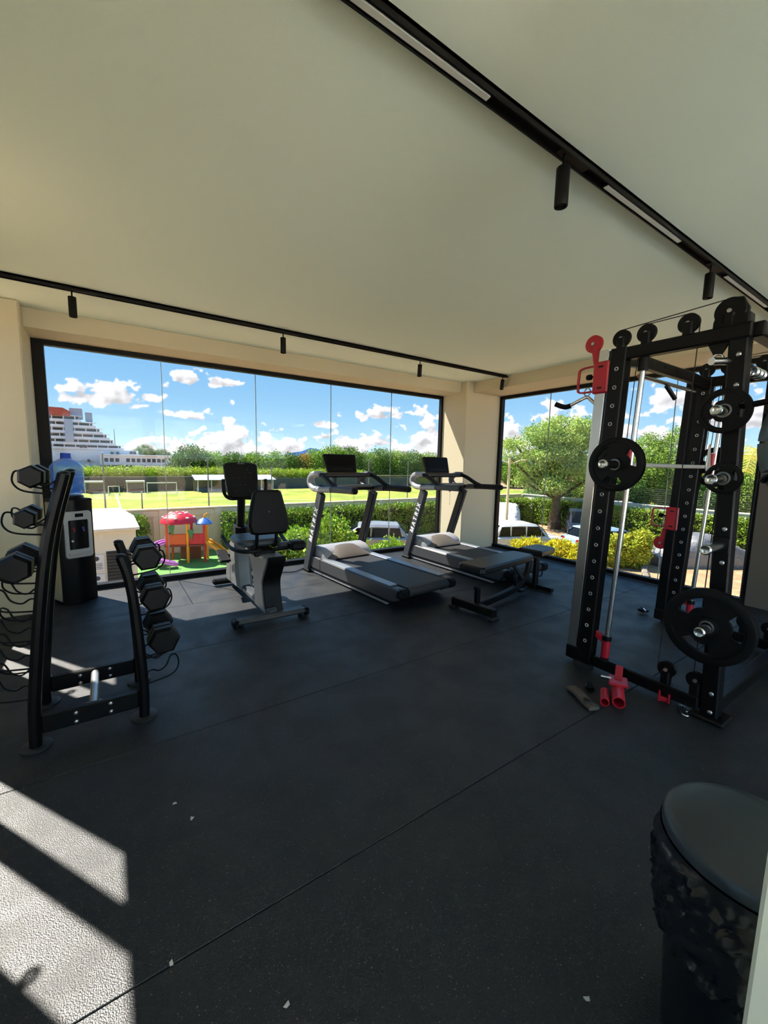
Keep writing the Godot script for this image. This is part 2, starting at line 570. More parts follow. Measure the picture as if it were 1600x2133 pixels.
func build_room() -> void:
	var rubber := mat("rubber mat", Color.WHITE, 0.58, 0.0, 0.52)
	rubber.albedo_texture = speckle()
	worldmap(rubber, 1.0 / 1.1)
	rubber.normal_enabled = true
	rubber.normal_scale = 0.3
	var nt := noise_tex(1024, 0.22, 2, [], 4)
	nt.as_normal_map = true
	nt.bump_strength = 5.0
	rubber.normal_texture = nt
	rubber.roughness_texture = noise_tex(512, 0.006, 4, [[0.25, 0.75], [Color(0.8, 0.8, 0.8), Color(1, 1, 1)]], 8)
	var paint := mat("cream wall paint", C(194, 186, 160), 0.75)
	var ceilp := mat("ceiling paint", C(226, 240, 228), 0.85)
	for p in [paint, ceilp]:
		worldmap(p, 0.9)
		p.normal_enabled = true
		p.normal_scale = 0.05
		p.normal_texture = nt
	var frame := mat("black window frame", C(12, 12, 13), 0.5, 0.0, 0.3)
	var slabm := mat("floor screed", C(9, 9, 10), 0.9)
	# floor: the slab, and the rubber rolls laid side by side on it, each a piece of its own
	var fl := shell("floor")
	part("slab", MB.new().box(Vector3(2.3, -0.17, -0.9), Vector3(7.4, 0.30, 9.2)), slabm, fl)
	var edges := [-5.33, -4.35, -3.285, -2.235, -1.166, -0.1, 0.97]
	for i in edges.size() - 1:
		var z0: float = edges[i] + 0.0018
		var z1: float = edges[i + 1] - 0.0018
		var cuts := [-1.0, 5.62]
		if i == 0:
			cuts = [-1.0, 0.66, 2.9, 5.62]
		for k in cuts.size() - 1:
			part("rubber_mat", MB.new().box(Vector3((cuts[k] + cuts[k + 1]) / 2, -0.01, (z0 + z1) / 2), Vector3(cuts[k + 1] - cuts[k] - 0.005, 0.02, z1 - z0), 0.002), rubber, fl)
	part("pale_tile", MB.new().box(Vector3(2.31, -0.01, 2.285), Vector3(6.62, 0.02, 2.62)), mat("pale porcelain", C(150, 146, 136), 0.5), fl)
	struct("ceiling", MB.new().box(Vector3(2.435, CEIL + 0.15, -0.82), Vector3(6.93, 0.3, 9.44)), ceilp)
	# window wall: header beam, pillars
	struct("wall_front", MB.new().box(Vector3(2.2, (2.59 + CEIL) / 2, -5.235), Vector3(5.5, CEIL - 2.59, 0.53), 0.004), paint)
	struct("trim_1", MB.new().box(Vector3(-0.83, CEIL / 2, -5.135), Vector3(0.58, CEIL, 0.69), 0.012), paint)      # left pillar
	struct("trim_2", MB.new().box(Vector3(5.29, CEIL / 2, -5.165), Vector3(0.88, CEIL, 0.67), 0.012), paint)       # corner pillar
	struct("wall_right", MB.new().box(Vector3(5.365, (2.60 + CEIL) / 2, -1.6), Vector3(0.73, CEIL - 2.60, 6.5), 0.004), paint)
	var dark := mat("taupe wall panel", C(92, 84, 74), 0.7)
	struct("trim_3", MB.new().box(Vector3(5.69, 1.3, 1.2), Vector3(0.14, 2.6, 5.06), 0.004), dark)
	# left wall with its narrow casements, and wide openings behind the camera
	var b := MB.new()
	var zs := [-4.79, -4.733, -4.537, -4.39, -4.19, -3.22, -2.975, -2.845, -2.5, -0.4, 1.4, 1.55, 3.4, ZB]
	for i in range(0, zs.size(), 2):
		b.box(Vector3(XL, (0.91 + 2.6) / 2, (zs[i] + zs[i + 1]) / 2), Vector3(0.03, 1.69, zs[i + 1] - zs[i]))
	b.box(Vector3(XL, 0.455, (-4.79 + ZB) / 2), Vector3(0.03, 0.91, ZB + 4.79))
	b.box(Vector3(XL, (2.6 + CEIL) / 2, (-4.79 + ZB) / 2), Vector3(0.03, CEIL - 2.6, ZB + 4.79))
	struct("wall_left", b, paint)
	# wall end beside the camera
	struct("wall_end", MB.new().box(Vector3(0.90, CEIL / 2, 0.521), Vector3(0.16, CEIL, 1.3), 0.006), mat("pale wall paint", C(236, 228, 196), 0.8))
	# back wall, glazed like the rest; clear glass
	var back := MB.new()
	back.box(Vector3(2.3, 2.7, ZB + 0.1), Vector3(6.8, 0.12, 0.2)).box(Vector3(2.3, 0.05, ZB + 0.1), Vector3(6.8, 0.1, 0.2))
	for x in [-1.0, 1.2, 3.4, 5.6]:
		back.box(Vector3(x, 1.4, ZB + 0.1), Vector3(0.16, 2.7, 0.2))
	struct("wall_back", back, paint)
	# windows
	var tint := mat("tinted glass", Color(0.01, 0.012, 0.012, 0.58), 0.02)
	tint.metallic_specular = 0.28
	tint.transparency = BaseMaterial3D.TRANSPARENCY_ALPHA
	var clear := mat("clear glass", Color(0.02, 0.03, 0.03, 0.31), 0.02)
	clear.transparency = BaseMaterial3D.TRANSPARENCY_ALPHA
	var bare := mat("bare glass", Color(0.02, 0.03, 0.03, 0.03), 0.02)
	bare.transparency = BaseMaterial3D.TRANSPARENCY_ALPHA
	var joint := mat("silicone joint", C(150, 160, 160), 0.4)
	var w1 := shell("window_1")
	part("frame_bar", MB.new().box(Vector3(2.18, 0.03, -5.385), Vector3(5.40, 0.06, 0.11), 0.004), frame, w1)
	part("frame_bar", MB.new().box(Vector3(2.18, 2.565, -5.42), Vector3(5.40, 0.05, 0.08), 0.004), frame, w1)
	part("frame_bar", MB.new().box(Vector3(-0.4925, 1.3, -5.42), Vector3(0.095, 2.58, 0.079), 0.004), frame, w1)
	part("frame_bar", MB.new().box(Vector3(4.845, 1.3, -5.42), Vector3(0.05, 2.58, 0.079), 0.004), frame, w1)
	var xs := [-0.46, 0.585, 1.655, 2.735, 3.795, 4.82]
	for i in 5:
		part("pane", MB.new().box(Vector3((xs[i] + xs[i + 1]) / 2, 1.3, -5.425), Vector3(xs[i + 1] - xs[i] - 0.006, 2.5, 0.012)), tint, w1)
		if i > 0:
			part("glass_joint", MB.new().box(Vector3(xs[i], 1.3, -5.425), Vector3(0.006, 2.5, 0.014)), joint, w1)
	var w2 := shell("window_2")
	part("frame_bar", MB.new().box(Vector3(5.665, 0.03, -3.08), Vector3(0.09, 0.06, 3.5), 0.004), frame, w2)
	part("frame_bar", MB.new().box(Vector3(5.68, 2.575, -3.08), Vector3(0.08, 0.05, 3.5), 0.004), frame, w2)
	part("frame_bar", MB.new().box(Vector3(5.68, 1.3, -4.805), Vector3(0.079, 2.58, 0.05), 0.004), frame, w2)
	part("frame_bar", MB.new().box(Vector3(5.68, 1.3, -1.355), Vector3(0.079, 2.58, 0.05), 0.004), frame, w2)
	var ws := [-4.78, -3.885, -3.03, -2.2, -1.38]
	for i in 4:
		part("pane", MB.new().box(Vector3(5.685, 1.3, (ws[i] + ws[i + 1]) / 2), Vector3(0.012, 2.5, ws[i + 1] - ws[i] - 0.006)), tint, w2)
		if i > 0:
			part("glass_joint", MB.new().box(Vector3(5.685, 1.3, ws[i]), Vector3(0.014, 2.5, 0.006)), joint, w2)
	var wn := 3
	for q in [[-4.733, -4.537, -4.39, -4.19], [-3.22, -2.975, -2.845, -2.5], [-0.4, 1.4, 1.55, 3.4]]:
		var w := shell("window_%d" % wn)
		wn += 1
		for k in [0, 2]:
			part("pane", MB.new().box(Vector3(XL, 1.755, (q[k] + q[k + 1]) / 2), Vector3(0.008, 1.69, q[k + 1] - q[k])), clear, w)
		part("handle", MB.new().ring(Vector3(XL + 0.02, 1.93, q[3] - 0.03), Vector3(0.6, 0, 0.8), 0.02, 0.009, 12, 6), frame, w)
	var w4 := shell("window_6")
	for x in [0.1, 2.3, 4.5]:
		part("pane", MB.new().box(Vector3(x, 1.37, ZB + 0.1), Vector3(2.05, 2.54, 0.01)), bare, w4)
	# a terrace behind the room
	struct("canopy", MB.new().box(Vector3(2.3, CEIL + 0.1, 4.4), Vector3(9.0, 0.2, 0.9)), ceilp)
	struct("terrace", MB.new().box(Vector3(2.3, -0.15, 7.3), Vector3(9.0, 0.2, 7.0)), mat("pale paving", C(222, 224, 214), 0.8))
	build_tracks()

# ---------------------------------------------------------------- ceiling tracks with their lamps
func build_tracks() -> void:
	var black := mat("black powder coat", C(10, 10, 11), 0.5, 0.0, 0.3)
	var inner := mat("track inside", C(22, 22, 22), 0.6, 0.0, 0.3)
	var opal := mat("opal diffuser", C(188, 194, 190), 0.5)
	var lens := mat("spot lens", C(60, 60, 58), 0.2)
	for t in [[-1.0, 4.97, -4.165, "slim black ceiling track running above the large left window"], [-1.0, 5.0, -1.137, "black ceiling track with inset light bars crossing above the open floor"]]:
		var o := thing("ceiling_track", t[3], "light track", Vector3(t[0], CEIL, t[2]))
		var L: float = t[1] - t[0]
		part("rail", MB.new().box(Vector3(L / 2, -0.008, 0), Vector3(L, 0.016, 0.05), 0.001), inner, o)
		for s in [-1, 1]:
			part("side", MB.new().box(Vector3(L / 2, -0.017, s * 0.022), Vector3(L, 0.034, 0.006), 0.001), black, o)
	var k := 0
	for q in [[0.42, 1.19], [1.97, 2.78], [3.50, 4.4]]:
		var o := thing("linear_lamp", ["unlit white light bar at the near end of the ceiling track", "unlit white light bar between the two spots on the near ceiling track", "unlit white light bar beyond the far spot on the near ceiling track"][k], "light bar", Vector3((q[0] + q[1]) / 2, CEIL - 0.018, -1.137), 0.0, "light bars in the near ceiling track")
		part("housing", MB.new().box(Vector3(0, -0.004, 0), Vector3(q[1] - q[0], 0.012, 0.037), 0.001), black, o)
		part("diffuser", MB.new().box(Vector3(0, -0.012, 0), Vector3(q[1] - q[0] - 0.01, 0.006, 0.022), 0.001), opal, o)
		k += 1
	var proto: Node3D = null
	var far := "spots on the track above the left window"
	for q in [[-0.146, -4.165, 0.0, 0.0, "black cylinder ceiling spot leftmost above the large window", far], [1.559, -4.165, 0.0, 0.0, "black cylinder ceiling spot above the exercise bike, over the window", far], [3.341, -4.165, 0.25, 0.15, "black cylinder ceiling spot above the treadmills, tilted a little", far], [4.90, -4.165, 0.6, 0.5, "tilted black cylinder spot at the corner end of the track", far], [1.644, -1.137, 0.0, 0.0, "largest black cylinder spot, hanging from the near ceiling track", "spots on the near track"], [3.247, -1.137, 0.0, 0.0, "black cylinder spot above the cable machine on the near track", "spots on the near track"]]:
		var o := thing("spot_lamp", q[4], "spotlight", Vector3(q[0], CEIL - 0.016, q[1]), 0.0, q[5])
		part("adapter", MB.new().box(Vector3(0.06, -0.006, 0), Vector3(0.2, 0.014, 0.036), 0.001), black, o)
		part("stem", MB.new().cyl(Vector3(0, -0.005, 0), Vector3(0, -0.075, 0), 0.006, -1, 10), black, o)
		var bd := part("body", MB.new().lathe([Vector2(0, 0.0), Vector2(0.026, 0.0), Vector2(0.0275, -0.002), Vector2(0.0275, -0.148), Vector2(0.0265, -0.15), Vector2(0.024, -0.15), Vector2(0.022, -0.136), Vector2(0.0, -0.136)], 24), black, o)
		bd.transform = Transform3D(Basis.from_euler(Vector3(q[2], 0, q[3])), Vector3(0, -0.062, 0))
		part("lens", MB.new().cyl(Vector3(0, -0.1365, 0), Vector3(0, -0.138, 0), 0.021, -1, 20), lens, bd)

# ---------------------------------------------------------------- outside
const GY := -3.3

# one clump of leaves; repeated by the thousand on crowns and hedges
func leaf_clump(count: int, length: float, width: float, spread: float, sd: int) -> ArrayMesh:
	var r := RandomNumberGenerator.new()
	r.seed = sd
	var b := MB.new()
	for i in count:
		var dir := Vector3(r.randf_range(-1, 1), r.randf_range(-0.6, 1), r.randf_range(-1, 1)).normalized()
		var o := Vector3(r.randf_range(-1, 1), r.randf_range(-1, 1), r.randf_range(-1, 1)) * spread
		var side := dir.cross(Vector3(r.randf_range(-1, 1), r.randf_range(-1, 1), r.randf_range(-1, 1))).normalized()
		var up := side.cross(dir).normalized()
		var mid := o + dir * length * 0.5 - up * length * 0.08
		var tip := o + dir * length
		for s: float in [-1.0, 1.0]:
			var e: Vector3 = mid + side * width * 0.5 * s + up * width * 0.25
			var nn := (up - side * 0.4 * s).normalized()
			b.tri(o, e, mid, nn, nn, nn)
			b.tri(mid, e, tip, nn, nn, nn)
	return b.mesh()

var clumps := {}
func clump(kind: String) -> ArrayMesh:
	if not clumps.has(kind):
		match kind:
			"hedge": clumps[kind] = leaf_clump(12, 0.10, 0.07, 0.12, 21)
			"tree": clumps[kind] = leaf_clump(14, 0.17, 0.085, 0.22, 22)
			"far": clumps[kind] = leaf_clump(16, 0.34, 0.2, 0.62, 23)
			"yellow": clumps[kind] = leaf_clump(14, 0.17, 0.06, 0.10, 24)
			"big": clumps[kind] = leaf_clump(12, 0.15, 0.085, 0.15, 25)
	return clumps[kind]

func leaf_mat(key: String, c: Color) -> StandardMaterial3D:
	var m := mat(key, c, 0.55, 0.0, 0.35)
	m.vertex_color_use_as_albedo = true
	m.backlight_enabled = true
	m.backlight = Color(c.r * 0.9, c.g * 0.9, c.b * 0.5)
	return m

func leaves(called: String, places: Array, kind: String, m: Material, parent: Node, vary := 0.35, smin := 0.75, smax := 1.3) -> MultiMeshInstance3D:
	var mm := MultiMesh.new()
	mm.transform_format = MultiMesh.TRANSFORM_3D
	mm.use_colors = true
	mm.mesh = clump(kind)
	mm.instance_count = places.size()
	for i in places.size():
		var q := Basis.from_euler(Vector3(rng.randf() * TAU, rng.randf() * TAU, rng.randf() * TAU)).scaled(Vector3.ONE * rng.randf_range(smin, smax))
		mm.set_instance_transform(i, Transform3D(q, places[i]))
		var t := 1.0 + rng.randf_range(-vary, vary)
		mm.set_instance_color(i, Color(t * rng.randf_range(0.85, 1.15), t, t * rng.randf_range(0.7, 1.1)))
	var o := MultiMeshInstance3D.new()
	o.multimesh = mm
	o.material_override = m
	o.name = numbered(called, parent)
	o.set_meta("kind", "stuff")
	parent.add_child(o)
	return o

# points in the outer part of a set of ellipsoids (centre, radii)
func in_blobs(blobs: Array, count: int, inner := 0.45) -> Array:
	var out := []
	var vol := 0.0
	for q in blobs:
		vol += q[1].x * q[1].y * q[1].z
	for q in blobs:
		var c := int(count * q[1].x * q[1].y * q[1].z / vol) + 6
		for i in c:
			var d := Vector3(rng.randfn(), rng.randfn(), rng.randfn()).normalized()
			out.append(q[0] + d * q[1] * pow(rng.randf_range(inner, 1.0), 0.6))
	return out

func hedge(label: String, a: Vector3, s: Vector3, per_m2: float, m: Material, core: Material) -> Node3D:
	var o := thing("hedge", label, "hedge", Vector3(a.x + s.x / 2, a.y, a.z + s.z / 2))
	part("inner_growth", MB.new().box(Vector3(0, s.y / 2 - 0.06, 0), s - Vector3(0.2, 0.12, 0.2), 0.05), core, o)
	var p := []
	var faces := [[Vector3(s.x, 0, 0), Vector3(0, 0, s.z), Vector3(0, s.y, 0), Vector3.UP], [Vector3(s.x, 0, 0), Vector3(0, s.y, 0), Vector3(0, 0, s.z), Vector3(0, 0, 1)], [Vector3(0, 0, s.z), Vector3(0, s.y, 0), Vector3.ZERO, Vector3(-1, 0, 0)], [Vector3(0, 0, s.z), Vector3(0, s.y, 0), Vector3(s.x, 0, 0), Vector3(1, 0, 0)]]
	for f in faces:
		for i in int(f[0].length() * f[1].length() * per_m2):
			p.append(Vector3(-s.x / 2, 0, -s.z / 2) + f[0] * rng.randf() + f[1] * rng.randf() + f[2] + f[3] * rng.randf_range(-0.14, 0.03))
	leaves("leaves", p, "hedge", m, o, 0.3, 1.0, 1.7)
	return o

func trunk_tree(called: String, label: String, at: Vector3, h: float, r: float, blobs: Array, count: int, kind: String, m: Material, bark: Material, group := "", category := "tree") -> Node3D:
	var o := thing(called, label, category, at, 0.0, group)
	var b := MB.new()
	var fork := Vector3(0, h, 0)
	b.cyl(Vector3(0, -0.05, 0), Vector3(0.03, h * 0.5, 0.02), r * 1.25, r * 0.9, 10, false)
	b.cyl(Vector3(0.03, h * 0.5, 0.02), fork, r * 0.9, r * 0.7, 10)
	for q in blobs:
		var c: Vector3 = q[0]
		var midp := fork.lerp(c, 0.5) + Vector3(0, -0.08 * c.distance_to(fork), 0)
		b.tube(curve([fork - Vector3(0, r, 0), midp, c], 4), maxf(r * 0.22, 0.02), 6)
	part("trunk", b, bark, o)
	leaves("foliage", in_blobs(blobs, count), kind, m, o)
	return o

func car_proto(called: String, label: String, paint: Material, tall: float) -> Node3D:
	var glass := mat("car glass", C(16, 20, 24), 0.12, 0.0, 0.3)
	var tyre := mat("tyre", C(22, 22, 22), 0.8)
	var rim := mat("alloy rim", C(160, 162, 165), 0.35, 0.8)
	var trimm := mat("dark plastic", C(30, 31, 33), 0.6)
	var o := thing(called, label, "car")
	var body := MB.new()
	body.prism([Vector2(-2.2, 0.32), Vector2(-2.22, 0.7), Vector2(-2.1, 0.92), Vector2(-1.1, 1.02), Vector2(1.9, 1.04), Vector2(2.18, 0.95), Vector2(2.2, 0.45), Vector2(2.1, 0.28), Vector2(-2.05, 0.25)], -0.88, 0.88, 0.07)
	part("body", body, paint, o)
	var cab := MB.new()
	var lo := [Vector2(-1.25, 0.98), Vector2(1.95, 1.0)]
	var hi := [Vector2(-0.45, tall), Vector2(1.55, tall + 0.02)]
	cab.prism([lo[0], Vector2(-0.85, (tall + 1.0) / 2 + 0.06), hi[0], Vector2(0.4, tall + 0.06), hi[1], Vector2(1.85, (tall + 1.0) / 2), lo[1]], -0.78, 0.78, 0.11)
	var cb := part("cabin", cab, paint, o)
	for s: float in [-1.0, 1.0]:
		for w in [[-0.95, 0.12], [0.18, 1.0], [1.06, 1.7]]:
			var x0: float = w[0]
			var x1: float = w[1]
			var top := tall - 0.1
			var sl: float = 0.42 if x0 < -0.5 else 0.04
			var g := MB.new().prism([Vector2(x0, 1.06), Vector2(x1, 1.06), Vector2(x1 - (0.12 if x1 > 1.5 else 0.0), top), Vector2(x0 + sl, top)], 0.772, 0.79, 0.004)
			var gi := part("side_window", g, glass, cb)
			if s < 0:
				gi.transform = Transform3D(Basis(), Vector3(0, 0, -1.562))
	var ws := MB.new().bar([Vector3(-1.17, 1.06, 0), Vector3(-0.86, (tall + 1.0) / 2 + 0.09, 0), Vector3(-0.50, tall - 0.02, 0)], 1.36, 0.03, Vector3(0, 0, 1))
	part("windscreen", ws, glass, cb)
	var rw := MB.new().bar([Vector3(1.925, 1.06, 0), Vector3(1.86, (tall + 1.0) / 2, 0), Vector3(1.61, tall - 0.04, 0)], 1.30, 0.03, Vector3(0, 0, 1))
	part("rear_window", rw, glass, cb)
	for x in [-1.38, 1.38]:
		for s: float in [-1.0, 1.0]:
			var w := MB.new()
			w.xf = Transform3D(Basis(Vector3.RIGHT, PI / 2), Vector3(x, 0.33, s * 0.80))
			w.lathe([Vector2(0.0, -0.1), Vector2(0.3, -0.1), Vector2(0.33, -0.07), Vector2(0.33, 0.07), Vector2(0.3, 0.1), Vector2(0, 0.1)], 20)
			var wi := part("wheel", w, tyre, o)
			var r := MB.new()
			r.xf = w.xf
			r.lathe([Vector2(0.0, -0.105), Vector2(0.2, -0.108), Vector2(0.2, 0.108), Vector2(0, 0.105)], 16)
			part("rim", r, rim, wi)
	for s in [-0.62, 0.62]:
		part("headlamp", MB.new().box(Vector3(-2.16, 0.78, s), Vector3(0.12, 0.14, 0.36), 0.03), mat("lamp lens", C(215, 220, 225), 0.15), o)
		part("tail_lamp", MB.new().box(Vector3(2.16, 0.86, s), Vector3(0.1, 0.2, 0.3), 0.03), mat("red lens", C(140, 20, 20), 0.2), o)
	part("bumper", MB.new().box(Vector3(-2.2, 0.42, 0), Vector3(0.1, 0.2, 1.5), 0.03), trimm, o)
	return o

func draped(called: String, label: String, category: String, at: Vector3, turn: float, L: float, Wd: float, prof: Array, m: Material) -> Node3D:
	var o := thing(called, label, category, at, turn)
	var nz := FastNoiseLite.new()
	nz.seed = 9
	nz.frequency = 1.1
	var nu := 60
	var nv := 36
	var P := []
	for i in nu + 1:
		var u := float(i) / nu
		var x := (u - 0.5) * L
		var f := u * (prof.size() - 1)
		var k := mini(int(f), prof.size() - 2)
		var h: float = lerpf(prof[k], prof[k + 1], smoothstep(0.0, 1.0, f - k))
		var w := Wd * 0.5 * (1.0 - 0.25 * pow(absf(u * 2 - 1), 6.0))
		var row := []
		for j in nv + 1:
			var a := PI * j / nv
			var cx := cos(a)
			var sy := sin(a)
			var zz := signf(cx) * pow(absf(cx), 0.45) * w
			var yy := pow(sy, 0.5) * h
			var wr := nz.get_noise_3d(x * 1.3, yy * 2.6, zz * 1.3) * 0.05
			row.append(Vector3(x, maxf(0.0, yy * (1.0 + wr)), zz * (1.0 + wr)))
		P.append(row)
	var b := MB.new()
	for i in nu:
		for j in nv:
			var n := []
			for q in [[i, j], [i + 1, j], [i + 1, j + 1], [i, j + 1]]:
				var du: Vector3 = P[mini(q[0] + 1, nu)][q[1]] - P[maxi(q[0] - 1, 0)][q[1]]
				var dv: Vector3 = P[q[0]][mini(q[1] + 1, nv)] - P[q[0]][maxi(q[1] - 1, 0)]
				var c := dv.cross(du).normalized()
				n.append(c if c.dot(P[q[0]][q[1]] - Vector3(P[q[0]][q[1]].x * 0.7, 0.3, 0)) > 0 else -c)
			b.squad(P[i][j], P[i + 1][j], P[i + 1][j + 1], P[i][j + 1], n[0], n[1], n[2], n[3])
	for e in [0, nu]:
		for j in nv:
			var s := Vector3(-1 if e == 0 else 1, 0, 0)
			b.tri(P[e][j], P[e][j + 1], Vector3(P[e][0].x, 0, 0), s, s, s)
	part("cover", b, m, o)
	return o

func build_outside() -> void:
	var bark := mat("bark", C(112, 96, 78), 0.9)
	bark.albedo_texture = noise_tex(256, 0.03, 4, [[0.3, 0.7], [Color(0.55, 0.52, 0.5), Color(1, 1, 1)]], 5)
	worldmap(bark, 0.8)
	var lot := mat("parking surface", C(176, 146, 108), 0.9)
	lot.albedo_texture = noise_tex(512, 0.02, 5, [[0.25, 0.75], [Color(0.82, 0.82, 0.82), Color(1, 1, 1)]], 2)
	worldmap(lot, 0.12)
	var lawn := mat("sunlit lawn", C(146, 156, 54), 0.9)
	lawn.albedo_texture = noise_tex(512, 0.012, 5, [[0.25, 0.75], [Color(0.78, 0.84, 0.7), Color(1, 1, 1)]], 6)
	worldmap(lawn, 0.03)
	var turf := mat("artificial turf", C(96, 152, 70), 0.9)
	var beige := mat("beige render", C(226, 208, 174), 0.85)
	var white := mat("white render", C(208, 206, 196), 0.8)
	# ---- ground
	struct("ground", MB.new().box(Vector3(0, GY - 0.1, -40), Vector3(400, 0.2, 400)), lot)
	struct("field", MB.new().box(Vector3(10, GY - 0.01, -45.5), Vector3(110, 0.06, 45)), lawn)
	struct("lawn_turf", MB.new().box(Vector3(4.2, GY, -20.4), Vector3(9.4, 0.05, 4.0), 0.01), turf)
	struct("street", MB.new().box(Vector3(37, GY + 0.0, -10), Vector3(8, 0.04, 60)), mat("asphalt", C(92, 90, 88), 0.9))
	var chalk := mat("chalk line", C(225, 228, 205), 0.9)
	var lines := shell("field_marking")
	for q in [[Vector3(8, GY + 0.025, -62.5), Vector3(60, 0.006, 0.14), 0.0], [Vector3(1.0, GY + 0.025, -45), Vector3(0.14, 0.006, 34), 0.0], [Vector3(9, GY + 0.025, -52), Vector3(0.14, 0.006, 26), 1.1]]:
		part("chalk_line", MB.new().box(q[0], q[1], 0.0, Basis(Vector3.UP, q[2])), chalk, lines)
	# ---- boundary walls
	var wf := thing("boundary_wall", "beige rendered boundary wall with recessed panels behind the play set", "wall", Vector3(0, GY, -22.5))
	part("wall_body", MB.new().box(Vector3(9.0, 1.12, 0), Vector3(41.0, 2.24, 0.16)), beige, wf)
	part("coping", MB.new().box(Vector3(9.0, 2.27, 0), Vector3(41.0, 0.07, 0.34), 0.01), beige, wf)
	for k in 15:
		var x := -8.0 + k * 2.55
		part("pier", MB.new().box(Vector3(x, 1.12, 0.1), Vector3(0.34, 2.23, 0.2), 0.01), beige, wf)
		var rail := MB.new()
		for q in [[0.22, 0.28], [2.06, 0.28]]:
			rail.box(Vector3(x + 1.275, q[0], 0.09), Vector3(2.21, q[1], 0.1), 0.008)
		for q in [0.30, 2.25]:
			rail.box(Vector3(x + q, 1.14, 0.09), Vector3(0.26, 1.56, 0.1), 0.008)
		part("panel_frame", rail, beige, wf)
	var wr := thing("boundary_wall", "long pale boundary wall beyond the parked cars on the right", "wall", Vector3(29.9, GY, -7.0))
	part("wall_body", MB.new().box(Vector3(0, 1.12, 0), Vector3(0.2, 2.24, 31.0)), white, wr)
	part("coping", MB.new().box(Vector3(0, 2.27, 0), Vector3(0.34, 0.07, 31.0), 0.01), white, wr)
	var steel := mat("galvanised steel", C(140, 145, 148), 0.5, 0.6)
	var rails := thing("wire_fence", "dark wire fence standing on the long pale boundary wall", "fence", Vector3(29.9, GY + 2.31, -7.0))
	for k in 13:
		part("post", MB.new().cyl(Vector3(0, 0, -15 + k * 2.5), Vector3(0, 1.1, -15 + k * 2.5), 0.03, -1, 8), mat("dark fence steel", C(46, 52, 50), 0.6), rails)
	for k in 8:
		part("wire", MB.new().cyl(Vector3(0, 0.12 + k * 0.13, -15), Vector3(0, 0.12 + k * 0.13, 15), 0.011, -1, 5), mat("dark fence steel", C(46, 52, 50), 0.6), rails)
	# ---- hedges and shrubs
	var hg := leaf_mat("hedge green", C(122, 148, 52))
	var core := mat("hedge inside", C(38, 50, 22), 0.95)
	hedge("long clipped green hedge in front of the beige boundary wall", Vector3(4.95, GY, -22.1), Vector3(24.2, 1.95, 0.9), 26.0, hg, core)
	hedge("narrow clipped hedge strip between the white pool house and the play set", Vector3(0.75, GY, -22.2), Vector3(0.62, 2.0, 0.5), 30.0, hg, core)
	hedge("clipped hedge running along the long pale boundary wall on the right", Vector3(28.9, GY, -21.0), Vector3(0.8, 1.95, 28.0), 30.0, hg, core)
	var sg := leaf_mat("shrub green", C(150, 178, 74))
	for q in [[Vector3(4.6, GY, -12.4), [[Vector3(0, 1.2, 0), Vector3(0.8, 1.0, 0.7)], [Vector3(0.5, 2.0, 0.1), Vector3(0.6, 0.55, 0.5)], [Vector3(-0.6, 1.9, 0), Vector3(0.5, 0.5, 0.5)]], "leafy light green shrub seen just right of the bike seat"], [Vector3(6.3, GY, -12.6), [[Vector3(0, 1.3, 0), Vector3(0.9, 1.0, 0.8)], [Vector3(0.1, 2.25, 0), Vector3(0.7, 0.55, 0.6)], [Vector3(0.8, 1.4, 0.2), Vector3(0.6, 0.8, 0.5)]], "tallest leafy light green shrub, beyond the left treadmill"], [Vector3(8.3, GY, -12.4), [[Vector3(0, 0.8, 0), Vector3(0.75, 0.8, 0.7)], [Vector3(0.4, 1.4, 0.1), Vector3(0.4, 0.45, 0.4)]], "low leafy shrub between the two treadmills"]]:
		trunk_tree("shrub", q[2], q[0], 0.7, 0.04, q[1], 560, "big", sg, bark, "", "shrub")
	var yg := leaf_mat("yellow shrub leaf", C(204, 198, 58))
	var gold := leaf_mat("gold green leaf", C(172, 178, 64))
	var ys := ["yellow leafed shrub before the white cars", "yellow leafed shrub right of the striped blue car", "low yellow shrub below the bench seat", "yellow green shrub left of the rack upright", "tall yellow green shrub seen between rack upright and guide rod", "broad yellow green shrub next to the covered car", "yellow green shrub at the nose of the covered car"]
	var yp := [Vector3(17.0, GY, -12.4), Vector3(18.5, GY, -11.6), Vector3(18.9, GY, -10.8), Vector3(19.6, GY, -10.6), Vector3(20.0, GY, -9.6), Vector3(20.6, GY, -9.0), Vector3(21.2, GY, -9.4)]
	var yh := [1.15, 1.05, 0.75, 1.15, 1.55, 1.75, 1.5]
	for i in 7:
		var h: float = yh[i]
		trunk_tree("yellow_shrub", ys[i], yp[i], 0.25, 0.03, [[Vector3(0, h * 0.5, 0), Vector3(0.62, h * 0.5, 0.6)], [Vector3(0.3, h * 0.66, 0.2), Vector3(0.45, h * 0.34, 0.4)], [Vector3(-0.35, h * 0.62, -0.1), Vector3(0.42, h * 0.36, 0.4)]], 300, "yellow", yg if i < 3 else gold, bark, "yellow shrubs by the car park", "shrub")
	var kerb := thing("kerb_stones", "rough grey kerb stones edging the bed of yellow shrubs", "kerb", Vector3(20.2, GY, -8.4), 0.45)
	for i in 9:
		part("stone", MB.new().box(Vector3(-1.6 + i * 0.44, 0.06 + 0.02 * (i % 3), 0.03 * (i % 2)), Vector3(0.4, 0.2, 0.25), 0.05), mat("kerb stone", C(130, 122, 110), 0.95), kerb)
	# ---- trees
	var tg := leaf_mat("rain tree leaf", C(172, 192, 116))
	var bl := []
